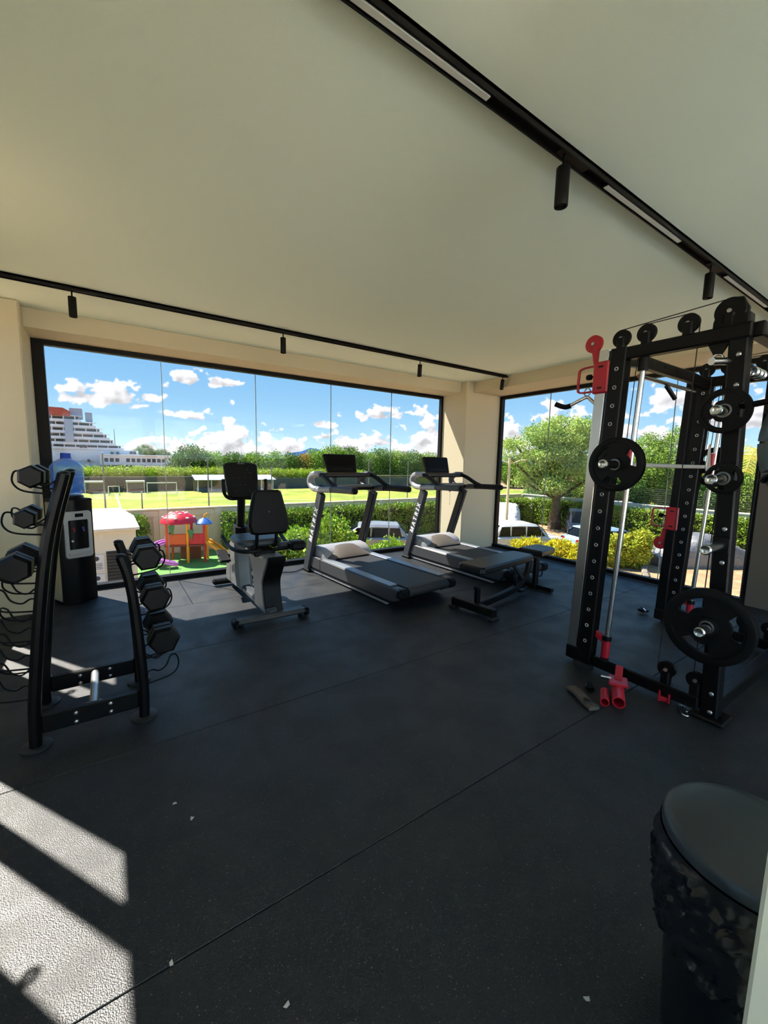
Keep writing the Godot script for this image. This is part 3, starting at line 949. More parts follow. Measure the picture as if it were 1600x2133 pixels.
	for q in [[-3.0, 6.3, 1.3, 0.45], [-3.7, 5.4, 0.8, 0.3], [-1.5, 7.1, 1.5, 0.6], [0, 7.6, 1.6, 0.6], [1.6, 7.5, 1.2, 0.6], [2.4, 6.7, 1.0, 0.6], [0.2, 6.1, 2.0, 0.7], [-2, 5.1, 1.2, 0.6], [-1.6, 4.1, 1.1, 0.7], [0.4, 4.7, 1.5, 0.7], [1.9, 4.9, 1.2, 0.7], [-0.8, 3.3, 1.1, 0.5], [1.0, 3.4, 1.1, 0.5], [2.2, 3.8, 0.8, 0.5], [-2.6, 3.6, 0.7, 0.4], [0.3, 6.6, 2.4, 0.5], [-0.4, 5.5, 2.4, 0.5]]:
		bl.append([Vector3(q[0] * 0.83, q[1], q[0] * 0.56) + Vector3(0.56, 0, -0.83) * rng.randf_range(-1.2, 1.2), Vector3(q[2], q[3], q[2])])
	trunk_tree("rain_tree", "broad spreading green tree with a thick forked trunk behind the parked cars", Vector3(28.0, GY, -18.1), 2.6, 0.40, bl, 2000, "tree", tg, bark)
	var dg := leaf_mat("dark tree leaf", C(100, 134, 66))
	var mg := leaf_mat("mid tree leaf", C(140, 166, 78))
	var row := [[Vector3(39.7, GY, -21.2), 5.6, 2.6, "mid green tree left of the guide rod, beyond the wall"], [Vector3(40.5, GY, -19.4), 5.4, 2.4, "rounded dark tree seen beside the guide rod, beyond the wall"], [Vector3(41.3, GY, -17.6), 8.0, 1.9, "tall narrow tree beyond the wall, left of the pair"], [Vector3(42.1, GY, -15.7), 8.4, 1.8, "tallest narrow tree beyond the wall, right of the pair"], [Vector3(42.9, GY, -13.6), 4.8, 2.2, "low dark tree beyond the wall behind the rack's far post"], [Vector3(43.5, GY, -11.4), 5.9, 2.4, "bushy tree beyond the wall behind the rack's near post"], [Vector3(44.5, GY, -8.0), 6.2, 2.6, "mid green tree beyond the palm, past the pale wall"], [Vector3(36.5, GY, -24.5), 4.6, 2.3, "dark tree right behind the broad spreading tree"]]
	for i in row.size():
		var h: float = row[i][1]
		var w: float = row[i][2]
		trunk_tree("street_tree", row[i][3], row[i][0], h * 0.4, 0.16, [[Vector3(0, h * 0.45, 0), Vector3(w * 0.9, h * 0.28, w)], [Vector3(0.3, h * 0.72, -0.3), Vector3(w * 0.75, h * 0.27, w * 0.7)], [Vector3(-w * 0.3, h * 0.62, w * 0.4), Vector3(w * 0.6, h * 0.2, w * 0.6)], [Vector3(w * 0.2, h * 0.3, -w * 0.4), Vector3(w * 0.7, h * 0.2, w * 0.7)]], 1500, "tree", dg if i in [1, 4, 7] else mg, bark, "", "tree")
	palm(Vector3(26.3, GY, -6.0), 5.3)
	# the belt of trees beyond the field, each with its own crown
	var fg := leaf_mat("far tree leaf", C(142, 168, 74))
	var fd := leaf_mat("far dark leaf", C(112, 138, 70))
	var fo := leaf_mat("far dry leaf", C(186, 160, 92))
	var belt := [[17.2, 11.4, 6.0, 1], [25.5, 8.6, 5.0, 1], [12.1, 6.6, 3.4, 2], [15.1, 6.0, 3.0, 0], [19.0, 5.6, 3.0, 1], [22.6, 5.6, 3.2, 0], [26.2, 5.8, 3.2, 0], [29.2, 6.0, 2.9, 1], [32.4, 6.1, 2.5, 3], [35.0, 6.4, 3.4, 0], [38.6, 6.9, 3.6, 0], [42.4, 6.5, 3.6, 1], [46.0, 6.8, 3.8, 0], [50.0, 7.0, 3.8, 1], [54.0, 7.2, 4.0, 0], [58.5, 7.2, 4.2, 1], [63.0, 7.4, 4.4, 0], [68.0, 7.4, 4.6, 1], [73.5, 7.6, 4.8, 0], [66.7, 6.9, 4.2, 1], [71.0, 6.4, 4.0, 0], [76.0, 6.0, 4.0, 1]]
	var spots := ["behind the right end of the hotel wing", "between hotel wing and dugout roofs", "left of the bike console, nearest the hotel", "just left of the bike console", "directly behind the bike console", "right edge of the bike console", "above the pale blue pavilion's right end", "first right of the pavilion", "second right of the pavilion", "just left of the first treadmill console", "behind the first treadmill console", "right edge of the first treadmill console", "first right of the first treadmill console", "midway between the treadmill consoles", "above the right hand rail of the first treadmill", "just left of the second treadmill console", "behind the second treadmill console", "right of the second treadmill console", "last before the window frame", "seen left of the lamp post", "seen right of the lamp post", "deep behind the spreading tree"]
	for i in belt.size():
		var q: Array = belt[i]
		var h: float = q[1] * rng.randf_range(0.86, 1.12)
		var w: float = q[2]
		var zz := -247.0 if i < 2 else -75.0 if i < 19 else -60.0 + (i - 19) * 4.0
		var lb: String = ["bright green tree", "dark green tree", "olive green tree", "yellow brown tree"][q[3]] + " beyond the field, " + spots[i]
		trunk_tree("belt_tree", lb, Vector3(q[0], GY + 0.3, zz), h * 0.35, 0.2, [[Vector3(0, h * 0.62, 0), Vector3(w * 0.8, h * 0.38, w * 0.7)], [Vector3(w * 0.5, h * 0.48, 0.6), Vector3(w * 0.6, h * 0.32, w * 0.5)], [Vector3(-w * 0.5, h * 0.46, 0.6), Vector3(w * 0.6, h * 0.34, w * 0.5)], [Vector3(0, h * 0.25, 1.0), Vector3(w * 0.9, h * 0.2, w * 0.5)]], 620, "far", [fg, fd, fd, fo][q[3]], bark, "belt of trees beyond the field")
	var bush := []
	for i in 3400:
		var x := rng.randf_range(-8.0, 42.0)
		bush.append(Vector3(x, -1.35 + rng.randf() * (0.95 if x < 16 else 0.8), -68.5 - rng.randf() * 3.0))
	var bb := leaves("undergrowth", bush, "far", leaf_mat("bank green", C(168, 186, 76)), self, 0.3, 0.5, 1.0)
	tag(bb, "light green bushes growing on the bank above the stone wall", "undergrowth")
	struct("bank", MB.new().box(Vector3(20, -2.4, -75), Vector3(120, 2.4, 12)), mat("bank soil", C(96, 100, 52), 0.95))
	build_field()
	build_hotel(white)
	build_pool_house()
	build_playset()
	# ---- cars
	var silver := mat("silver car paint", C(150, 153, 156), 0.3, 0.5)
	var whitep := mat("white car paint", C(198, 200, 202), 0.25)
	var bluew := mat("pale blue car paint", C(150, 180, 205), 0.25)
	var navy := mat("dark blue car paint", C(38, 48, 66), 0.3, 0.3)
	var c1 := car_proto("car", "silver car with dark windows behind the shrubs, beyond the left treadmill", silver, 1.62)
	c1.transform = Transform3D(Basis(Vector3.UP, -0.55), Vector3(11.0, GY, -17.6))
	var c2 := car_proto("car", "white car nearest the window corner, beside the lamp post", whitep, 1.66)
	c2.transform = Transform3D(Basis(Vector3.UP, 2.75), Vector3(18.5, GY, -13.9))
	var c3 := car_proto("car", "white and pale blue car behind the yellow shrubs", bluew, 1.5)
	c3.transform = Transform3D(Basis(Vector3.UP, 2.75), Vector3(22.3, GY, -11.3))
	var c4 := car_proto("car", "dark blue car parked under the spreading tree", navy, 1.75)
	c4.transform = Transform3D(Basis(Vector3.UP, 0.6), Vector3(26.6, GY, -15.2))
	var k := 0
	for q in [[33.5, -26.5, 0.2], [34.5, -20.0, 1.3], [38.0, -18.0, 1.5], [44.5, -40.0, 0.6], [36.5, -10.0, 1.5]]:
		var names := ["small far car parked in the street behind the tree trunk", "white car passing in the street left of the tree trunk", "white car in the street right of the tree trunk", "farthest white car, beyond the corner of the field", "car in the street behind the hedge and cable machine"]
		copy(c2, "car", names[k], Transform3D(Basis(Vector3.UP, q[2]), Vector3(q[0], GY, q[1])))
		k += 1
	var sheet := mat("white car cover", C(200, 200, 200), 0.55)
	var foil := mat("grey silver car cover", C(120, 122, 126), 0.38, 0.25)
	var fn := noise_tex(512, 0.02, 4, [], 12)
	fn.as_normal_map = true
	fn.bump_strength = 9.0
	for m in [sheet, foil]:
		m.normal_enabled = true
		m.normal_texture = fn
		m.normal_scale = 1.0
		worldmap(m, 0.5)
	draped("covered_van", "tall van under a wrinkled white cover behind the white car", "covered car", Vector3(21.6, GY, -17.6), 0.65, 4.8, 2.0, [0.9, 1.5, 2.15, 2.2, 2.2, 2.15, 1.7], sheet)
	draped("covered_car", "car under a wrinkled grey silver cover on the bright paving", "covered car", Vector3(24.2, GY, -7.9), -0.52, 4.7, 1.95, [0.55, 0.95, 1.1, 1.5, 1.55, 1.45, 1.05, 0.8], foil)
	# ---- lamp post
	var lp := thing("lamp_post", "cream lamp post with two arms standing beside the white car", "lamp post", Vector3(18.95, GY, -15.3), 0.0)
	var cream := mat("cream steel", C(205, 190, 150), 0.6)
	part("pole", MB.new().cyl(Vector3.ZERO, Vector3(0, 5.15, 0), 0.085, 0.07, 12), cream, lp)
	for s in [[-0.36, -0.42, 5.0], [0.36, 0.42, 4.95]]:
		var arm := part("arm", MB.new().tube([Vector3(0, 4.85, 0), Vector3(s[0] * 0.6, s[2] - 0.05, s[1] * 0.6), Vector3(s[0], s[2] + 0.06, s[1])], 0.03, 8), cream, lp)
		part("lamp_head", MB.new().box(Vector3(s[0] * 1.35, s[2] + 0.08, s[1] * 1.35), Vector3(0.34, 0.06, 0.16), 0.02, Basis(Vector3.UP, -0.86)), cream, arm)
	# ---- far hills
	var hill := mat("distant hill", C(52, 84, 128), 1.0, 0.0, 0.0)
	var ridge := MB.new()
	var r2 := FastNoiseLite.new()
	r2.seed = 3
	r2.frequency = 0.0016
	r2.fractal_octaves = 4
	var pts := []
	for i in 121:
		var a := deg_to_rad(-30.0 + i * 1.2)
		var d := 4000.0
		var base := 26.0 + 36.0 * absf(r2.get_noise_1d(i * 60.0))
		var az := rad_to_deg(a)
		base += 104.0 * exp(-pow((az - 24.6) / 1.5, 2.0)) + 46.0 * exp(-pow((az - 22.0) / 2.6, 2.0)) + 64.0 * exp(-pow((az - 49.5) / 3.5, 2.0))
		pts.append([Vector3(sin(a) * d, GY, -cos(a) * d), Vector3(sin(a) * (d + 500), base, -cos(a) * (d + 500)), Vector3(sin(a) * (d + 1400), GY, -cos(a) * (d + 1400))])
	for i in 120:
		for s in 2:
			var p: Array = [pts[i][s], pts[i + 1][s], pts[i + 1][s + 1], pts[i][s + 1]]
			var nn: Vector3 = (p[1] - p[0]).cross(p[3] - p[0]).normalized()
			nn = nn if nn.y > 0 else -nn
			ridge.quad(p[0], p[1], p[2], p[3], nn)
	struct("hills", ridge, hill)

func palm(at: Vector3, h: float) -> void:
	var o := thing("palm_tree", "palm with drooping yellow green fronds by the right end of the window", "palm tree", at)
	part("trunk", MB.new().tube(curve([Vector3(0, -0.05, 0), Vector3(0.15, h * 0.5, 0.1), Vector3(0, h, 0)], 6), 0.16, 10), mat("palm bark", C(140, 124, 100), 0.9), o)
	var lm := mat("palm leaf", C(186, 178, 62), 0.5)
	lm.backlight_enabled = true
	lm.backlight = Color(0.6, 0.6, 0.15)
	for k in 16:
		var a := TAU * k / 16.0 + rng.randf_range(-0.15, 0.15)
		var lift := rng.randf_range(0.1, 1.0)
		var L := rng.randf_range(1.9, 2.5)
		var d := Vector3(cos(a), 0, sin(a))
		var path := curve([Vector3(0, h, 0), Vector3(0, h + lift * 0.6, 0) + d * L * 0.35, Vector3(0, h + lift * 0.3, 0) + d * L * 0.75, Vector3(0, h - 0.9 + lift * 0.3, 0) + d * L], 8)
		var b := MB.new().tube(path, 0.02, 5)
		for i in range(2, path.size() - 1):
			var t: Vector3 = (path[i + 1] - path[i - 1]).normalized()
			for s: float in [-1.0, 1.0]:
				var side: Vector3 = t.cross(Vector3.UP).normalized() * s
				var e: Vector3 = path[i] + side * 0.42 + t * 0.22 - Vector3(0, 0.30, 0)
				var w := t * 0.016
				var nn: Vector3 = (side * 0.5 + Vector3.UP).normalized()
				b.tri(path[i] - w, path[i] + w, path[i] + side * 0.24 + t * 0.1 + w - Vector3(0, 0.06, 0), nn, nn, nn)
				b.tri(path[i] - w, path[i] + side * 0.24 + t * 0.1 + w - Vector3(0, 0.06, 0), path[i] + side * 0.24 + t * 0.1 - w - Vector3(0, 0.06, 0), nn, nn, nn)
				b.tri(path[i] + side * 0.24 + t * 0.1 + w - Vector3(0, 0.06, 0), path[i] + side * 0.24 + t * 0.1 - w - Vector3(0, 0.06, 0), e, nn, nn, nn)
		part("frond", b, lm, o)

func build_field() -> void:
	var stone := mat("dark stone wall", C(112, 108, 100), 0.95)
	stone.albedo_texture = noise_tex(512, 0.05, 4, [[0.25, 0.7], [Color(0.5, 0.5, 0.5), Color(1, 1, 1)]], 14)
	worldmap(stone, 0.2)
	var wall := thing("stone_wall", "long dark stone wall along the far side of the field", "wall", Vector3(4, GY, -66.8))
	part("wall_body", MB.new().box(Vector3(0, 1.05, 0), Vector3(24, 2.1, 0.6), 0.05), stone, wall)
	var fence := thing("screen_fence", "dark screened fence continuing the far side of the field", "fence", Vector3(38, GY, -66.8))
	part("screen", MB.new().box(Vector3(0, 0.9, 0), Vector3(32, 1.8, 0.15), 0.02), mat("dark screen", C(70, 78, 84), 0.9), fence)
	var wh := mat("white paint", C(215, 214, 205), 0.6)
	var k := 0
	for x in [-1.25, 3.3]:
		var d := thing("dugout", ["white roofed shelter left of the small goal at the far field edge", "white roofed shelter right of the small goal at the far field edge"][k], "shelter", Vector3(x, GY, -65.2), 0.0, "shelters at the far field edge")
		part("roof", MB.new().box(Vector3(0, 1.52, 0.1), Vector3(2.2, 0.22, 1.2), 0.03), wh, d)
		for sx in [-1.0, 1.0]:
			part("post", MB.new().box(Vector3(sx, 0.72, 0.6), Vector3(0.07, 1.42, 0.07), 0.01), wh, d)
		part("back_panel", MB.new().box(Vector3(0, 0.7, -0.4), Vector3(2.1, 1.4, 0.06), 0.01), mat("shelter back", C(96, 96, 104), 0.7), d)
		part("bench", MB.new().box(Vector3(0, 0.35, 0.1), Vector3(1.9, 0.12, 0.4), 0.02), mat("bench red", C(120, 60, 56), 0.6), d)
		k += 1
	for q in [[0.75, -60.0, 1.1, 1.2, "small white goal on the far side of the field"], [6.2, -62.0, 3.5, 1.45, "wide white goal on the far side of the field"]]:
		var g := thing("goal", q[4], "goal", Vector3(q[0], GY, q[1]))
		var w: float = q[2] / 2
		part("goal_frame", MB.new().tube([Vector3(-w, 0, 0), Vector3(-w, q[3], 0), Vector3(w, q[3], 0), Vector3(w, 0, 0)], 0.06, 8), wh, g)
		part("back_frame", MB.new().tube([Vector3(-w, q[3], 0), Vector3(-w, 0.05, -0.9), Vector3(w, 0.05, -0.9), Vector3(w, q[3], 0)], 0.035, 6), wh, g)
	var s := thing("pavilion", "long open pavilion with a pale blue roof behind the bike console", "shelter", Vector3(16.1, GY, -63.6))
	var roof := MB.new()
	roof.prism([Vector2(-1.4, 1.72), Vector2(1.3, 2.36), Vector2(1.3, 2.42), Vector2(-1.45, 1.79)], -5.8, 5.8)
	var rf := part("roof", roof, mat("pale blue roof", C(160, 172, 196), 0.5), s)
	rf.rotation.y = PI / 2
	for i in 7:
		part("post", MB.new().box(Vector3(-5.4 + i * 1.8, 0.86, 1.2), Vector3(0.1, 1.72, 0.1), 0.01), wh, s)
	part("back_wall", MB.new().box(Vector3(0, 1.0, -1.1), Vector3(11.2, 2.0, 0.12), 0.02), mat("pavilion back", C(118, 108, 100), 0.8), s)
	part("seat_row", MB.new().box(Vector3(0, 0.3, 0.2), Vector3(10.8, 0.5, 0.5), 0.03), mat("blue seats", C(70, 78, 104), 0.6), s)
	var pole := mat("fence pole steel", C(112, 116, 112), 0.5, 0.4)
	var names := ["tall thin net pole left of the play set, nearest the pool house", "short thin net pole just right of the pool house roof", "tall thin net pole left of the bike console", "tall thin net pole right of the bike console", "tall thin net pole between the treadmill consoles, nearer the left one", "tall thin net pole between the treadmill consoles, nearer the right one"]
	var pp := [[-0.08, 4.9], [1.4, 3.1], [4.44, 4.8], [7.83, 4.3], [14.36, 4.9], [17.6, 4.75]]
	for i in 6:
		var p := thing("net_pole", names[i], "pole", Vector3(pp[i][0], GY, -22.95), 0.0, "net poles along the boundary wall")
		part("shaft", MB.new().cyl(Vector3.ZERO, Vector3(0, pp[i][1], 0), 0.045, 0.03, 8), pole, p)
		part("cap", MB.new().ball(Vector3(0, pp[i][1], 0), Vector3(0.045, 0.03, 0.045), 8, 4), pole, p)

func build_hotel(white: Material) -> void:
	var o := thing("hotel", "big white stepped hotel with terraces and a red roof on the hill", "building", Vector3(0, 0, -230))
	var band := mat("hotel shade", C(62, 70, 74), 0.4)
	var red := mat("terracotta roof", C(176, 84, 66), 0.8)
	var grey := mat("hotel stair tower", C(160, 172, 190), 0.7)
	var pale := mat("hotel white", C(226, 230, 234), 0.8)
	# floors: right end, floor height; each with a parapet, a dark recess and dividing fins
	var fl := [[-8.4, 16.6, 19.2], [-3.2, 14.2, 16.6], [-0.7, 11.7, 14.2], [1.9, 9.2, 11.7], [4.2, 6.8, 9.2], [7.2, 4.6, 6.8]]
	for i in fl.size():
		var x1: float = fl[i][0]
		var y0: float = fl[i][1]
		var y1: float = fl[i][2]
		var x0 := -46.0
		var cx := (x0 + x1) / 2
		part("storey", MB.new().box(Vector3(cx, (y0 + y1) / 2, -7), Vector3(x1 - x0 - 1.0, y1 - y0, 12)), pale, o)
		part("recess", MB.new().box(Vector3(cx, y0 + 1.55, -1.0), Vector3(x1 - x0 - 1.6, 1.1, 0.2)), band, o)
		part("parapet", MB.new().box(Vector3(cx + 0.6, y0 + 0.5, 0.4), Vector3(x1 - x0, 1.0, 0.3), 0.05), pale, o)
		part("slab", MB.new().box(Vector3(cx + 0.6, y1 - 0.12, -0.3), Vector3(x1 - x0 + 0.6, 0.24, 2.2), 0.05), pale, o)
		var fins := MB.new()
		for k in int((x1 - x0) / 4.0):
			fins.box(Vector3(x1 - 1.6 - k * 4.0, (y0 + y1) / 2, -0.4), Vector3(0.35, y1 - y0, 1.4))
		var f := part("fin_row", fins, pale, o)
		f.set_meta("kind", "stuff")
	part("base_block", MB.new().box(Vector3(-17, 0.5, -6), Vector3(58, 8.4, 11)), pale, o)
	part("base_block", MB.new().box(Vector3(0, 2.0, -5), Vector3(27, 5.2, 10)), pale, o)
	part("red_roof", MB.new().prism([Vector2(-46, 19.2), Vector2(-11.7, 18.9), Vector2(-11.7, 21.0), Vector2(-14, 22.3), Vector2(-46, 22.3)], -10, 1.2), red, o)
	part("stair_tower", MB.new().box(Vector3(-12.3, 12.5, 0.9), Vector3(3.0, 9.4, 1.0), 0.1), grey, o)
	part("lift_block", MB.new().box(Vector3(-9.6, 20.4, -4), Vector3(4.6, 4.6, 6), 0.1), grey, o)
	part("lift_block", MB.new().box(Vector3(-5.0, 19.2, -4), Vector3(2.6, 4.0, 5), 0.1), grey, o)
	part("mast", MB.new().cyl(Vector3(4.4, 7, -4), Vector3(4.4, 14.5, -4), 0.18, 0.1, 6), band, o)
	# the long low wing with its row of windows
	part("wing", MB.new().box(Vector3(12.6, 0.0, 1.0), Vector3(29.0, 4.4, 8), 0.1), pale, o)
	part("wing_roof", MB.new().box(Vector3(12.6, 2.4, 1.4), Vector3(30.0, 0.5, 9), 0.1), pale, o)
	for k in 12:
		var x := 0.6 + k * 2.1
		if k == 3:
			continue
		part("window", MB.new().box(Vector3(x, 0.1, 5.02), Vector3(1.5, 1.7, 0.1), 0.03), band, o)
	for q in [[-8.4, 5.8], [-6.9, 5.8], [-14, 1.0], [-6, -0.4], [3, 3.2], [5.2, 3.2], [10.6, 3.6], [12.0, 3.6]]:
		part("window", MB.new().box(Vector3(q[0], q[1], 0.02), Vector3(1.1, 1.2, 1.3), 0.03), band, o)

func build_pool_house() -> void:
	var o := thing("pool_house", "small white pool house with hipped roof, grille and signs", "building", Vector3(0.607, GY, -13.0))
	var wall := mat("pool house wall", C(226, 220, 198), 0.85)
	var roofm := mat("pool house roof", C(226, 222, 206), 0.8)
	part("wall_body", MB.new().box(Vector3(-2.6, 1.42, -1.3), Vector3(5.2, 2.84, 2.6), 0.02), wall, o)
	var e := [Vector3(0.08, 2.86, 0.1), Vector3(0.08, 2.86, -2.7), Vector3(-5.3, 2.86, -2.7), Vector3(-5.3, 2.86, 0.1), Vector3(-0.30, 3.27, -1.25), Vector3(-4.9, 3.27, -1.25)]
	var r := MB.new()
	for f in [[3, 0, 4, 5], [0, 1, 4, 4], [1, 2, 5, 4], [2, 3, 5, 5]]:
		var nn: Vector3 = (e[f[1]] - e[f[0]]).cross(e[f[2]] - e[f[1]]).normalized()
		nn = nn if nn.y > 0 else -nn
		r.quad(e[f[0]], e[f[1]], e[f[2]], e[f[3]], nn)
	r.box(Vector3(-2.61, 2.83, -1.3), Vector3(5.4, 0.08, 2.82), 0.01)
	part("roof", r, roofm, o)
	var dark := mat("dark grille", C(70, 70, 66), 0.6)
	var g := part("grille", MB.new().box(Vector3(-0.42, 1.42, 0.0), Vector3(0.56, 1.64, 0.05), 0.005), mat("grille back", C(40, 40, 38), 0.7), o)
	for k in 18:
		part("slat", MB.new().box(Vector3(-0.42, 0.68 + k * 0.087, 0.035), Vector3(0.54, 0.045, 0.02), 0.003, Basis(Vector3.RIGHT, 0.5)), dark, g)
	for q in [1.95, 1.42]:
		var s := part("sign_board", MB.new().box(Vector3(-0.90, q, 0.02), Vector3(0.30, 0.46, 0.02), 0.004), mat("white sign", C(214, 216, 216), 0.5), o)
		part("pictogram", MB.new().ball(Vector3(-0.92, q + 0.12, 0.032), Vector3(0.06, 0.06, 0.006), 12, 6), mat("sign ink", C(50, 60, 70), 0.6), s)
		for k in 4:
			part("printed_line", MB.new().box(Vector3(-0.90, q - 0.02 - k * 0.045, 0.032), Vector3(0.2, 0.014, 0.004)), mat("sign ink", C(50, 60, 70), 0.6), s)

func build_playset() -> void:
	var red := mat("play red", C(196, 26, 46), 0.4)
	var wht := mat("play white", C(228, 224, 216), 0.5)
	var org := mat("play orange", C(214, 88, 26), 0.45)
	var yel := mat("play yellow", C(236, 158, 16), 0.4)
	var pur := mat("play purple", C(176, 100, 186), 0.4)
	var blu := mat("play blue", C(36, 98, 176), 0.4)
	var grn := mat("play green", C(40, 122, 70), 0.45)
	var brn := mat("play brown", C(120, 60, 44), 0.6)
	var o := thing("play_set", "plastic play set with spotted red mushroom roof, purple slide and yellow slide", "play set", Vector3(2.75, GY, -20.6), -0.35)
	for q in [[-0.5, -0.45, org], [0.35, -0.45, red], [-0.5, 0.45, org], [0.35, 0.45, yel], [1.05, -0.3, yel], [1.05, 0.4, red]]:
		part("post", MB.new().cyl(Vector3(q[0], 0, q[1]), Vector3(q[0], 1.9 if q[0] < 1 else 1.75, q[1]), 0.06, -1, 12), q[2], o)
	part("platform", MB.new().box(Vector3(0.25, 0.82, 0), Vector3(1.7, 0.1, 1.0), 0.03), brn, o)
	part("base_panel", MB.new().box(Vector3(0.3, 0.4, -0.4), Vector3(0.9, 0.78, 0.06), 0.02), brn, o)
	for q in [[-0.5, 0.0, 0.06, 0.9, org], [-0.1, 0.46, 0.8, 0.06, org], [0.72, 0.42, 0.6, 0.06, red]]:
		part("guard_panel", MB.new().box(Vector3(q[0], 1.12, q[1]), Vector3(q[2], 0.5, q[3]), 0.025), q[4], o)
	var cap := part("mushroom_roof", MB.new().lathe([Vector2(0.0, 2.34), Vector2(0.3, 2.3), Vector2(0.58, 2.16), Vector2(0.74, 1.98), Vector2(0.78, 1.86), Vector2(0.7, 1.82), Vector2(0.0, 1.88)], 28), red, o)
	cap.position.x = -0.08
	for k in 16:
		var a := TAU * k / 8.0 + (0.4 if k >= 8 else 0.0)
		var rr := 0.63 if k < 8 else 0.34
		var y := 2.085 if k < 8 else 2.265
		part("spot", MB.new().ball(Vector3(cos(a) * rr, y, sin(a) * rr), Vector3(0.08, 0.045, 0.08), 10, 6), wht, cap)
	var dome := part("small_roof", MB.new().lathe([Vector2(0, 2.05), Vector2(0.2, 1.98), Vector2(0.36, 1.8), Vector2(0.36, 1.76), Vector2(0, 1.78)], 20), blu, o)
	dome.position = Vector3(1.0, 0.0, 0.05)
	part("finial", MB.new().tube([Vector3(0, 2.0, 0), Vector3(0.02, 2.16, 0), Vector3(0.16, 2.26, 0)], 0.035, 8), yel, dome)
	for q in [[-0.3, 1.55, grn], [0.5, 1.35, grn]]:
		part("leaf_panel", MB.new().prism([Vector2(-0.14, 0.2), Vector2(0.14, 0.22), Vector2(0.05, -0.28)], -0.02, 0.02, 0.008), q[2], o).position = Vector3(q[0], q[1], 0.5)
	# purple slide curling down to the left
	var path := curve([Vector3(-0.5, 0.92, 0.1), Vector3(-0.9, 0.85, 0.35), Vector3(-1.05, 0.62, 0.8), Vector3(-0.75, 0.36, 1.2), Vector3(-0.25, 0.2, 1.3), Vector3(0.05, 0.12, 1.25)], 5)
	var sl := MB.new().bar(path, 0.42, 0.04, Vector3(0.5, 0.0, 0.87), 0.004)
	for sg in [-0.2, 0.2]:
		var rim := []
		for p in path:
			rim.append(p + Vector3(0.5, 0, 0.87) * sg + Vector3(0, 0.1, 0))
		sl.tube(rim, 0.06, 8)
	part("spiral_slide", sl, pur, o)
	part("slide_hood", MB.new().ring(Vector3(-0.55, 1.05, 0.1), Vector3(1, 0, 0), 0.26, 0.06, 16, 8), pur, o)
	var p2 := curve([Vector3(1.1, 0.92, 0.15), Vector3(1.5, 0.72, 0.35), Vector3(2.0, 0.34, 0.6), Vector3(2.5, 0.16, 0.85)], 5)
	var s2 := MB.new().bar(p2, 0.44, 0.04, Vector3(-0.45, 0.0, 0.89), 0.004)
	for sg in [-0.21, 0.21]:
		var rim := []
		for p in p2:
			rim.append(p + Vector3(-0.45, 0, 0.89) * sg + Vector3(0, 0.09, 0))
		s2.tube(rim, 0.05, 8)
	part("straight_slide", s2, yel, o)
	var sb := thing("notice_board", "small white notice board standing before the yellow slide", "notice board", Vector3(4.62, GY, -18.62), -0.35)
	part("board", MB.new().box(Vector3(0, 0.62, 0), Vector3(0.36, 0.52, 0.03), 0.006), wht, sb)
	for x in [-0.12, 0.12]:
		part("leg", MB.new().cyl(Vector3(x, 0, 0), Vector3(x, 0.4, 0), 0.015, -1, 8), wht, sb)
	part("picture", MB.new().box(Vector3(0, 0.68, 0.017), Vector3(0.14, 0.16, 0.004)), mat("notice print", C(160, 110, 110), 0.6), sb)

# ---------------------------------------------------------------- the machines
func build_gym() -> void:
	build_dispenser()
	build_dumbbells()
	build_bike()
	build_treadmills()
	build_bench()
	build_cage()
	build_bin()
	build_small()

func bk() -> StandardMaterial3D:
	return mat("black steel", C(9, 9, 10), 0.4, 0.0, 0.32)

func chrome() -> StandardMaterial3D:
	return mat("chrome", C(222, 222, 222), 0.22, 1.0)

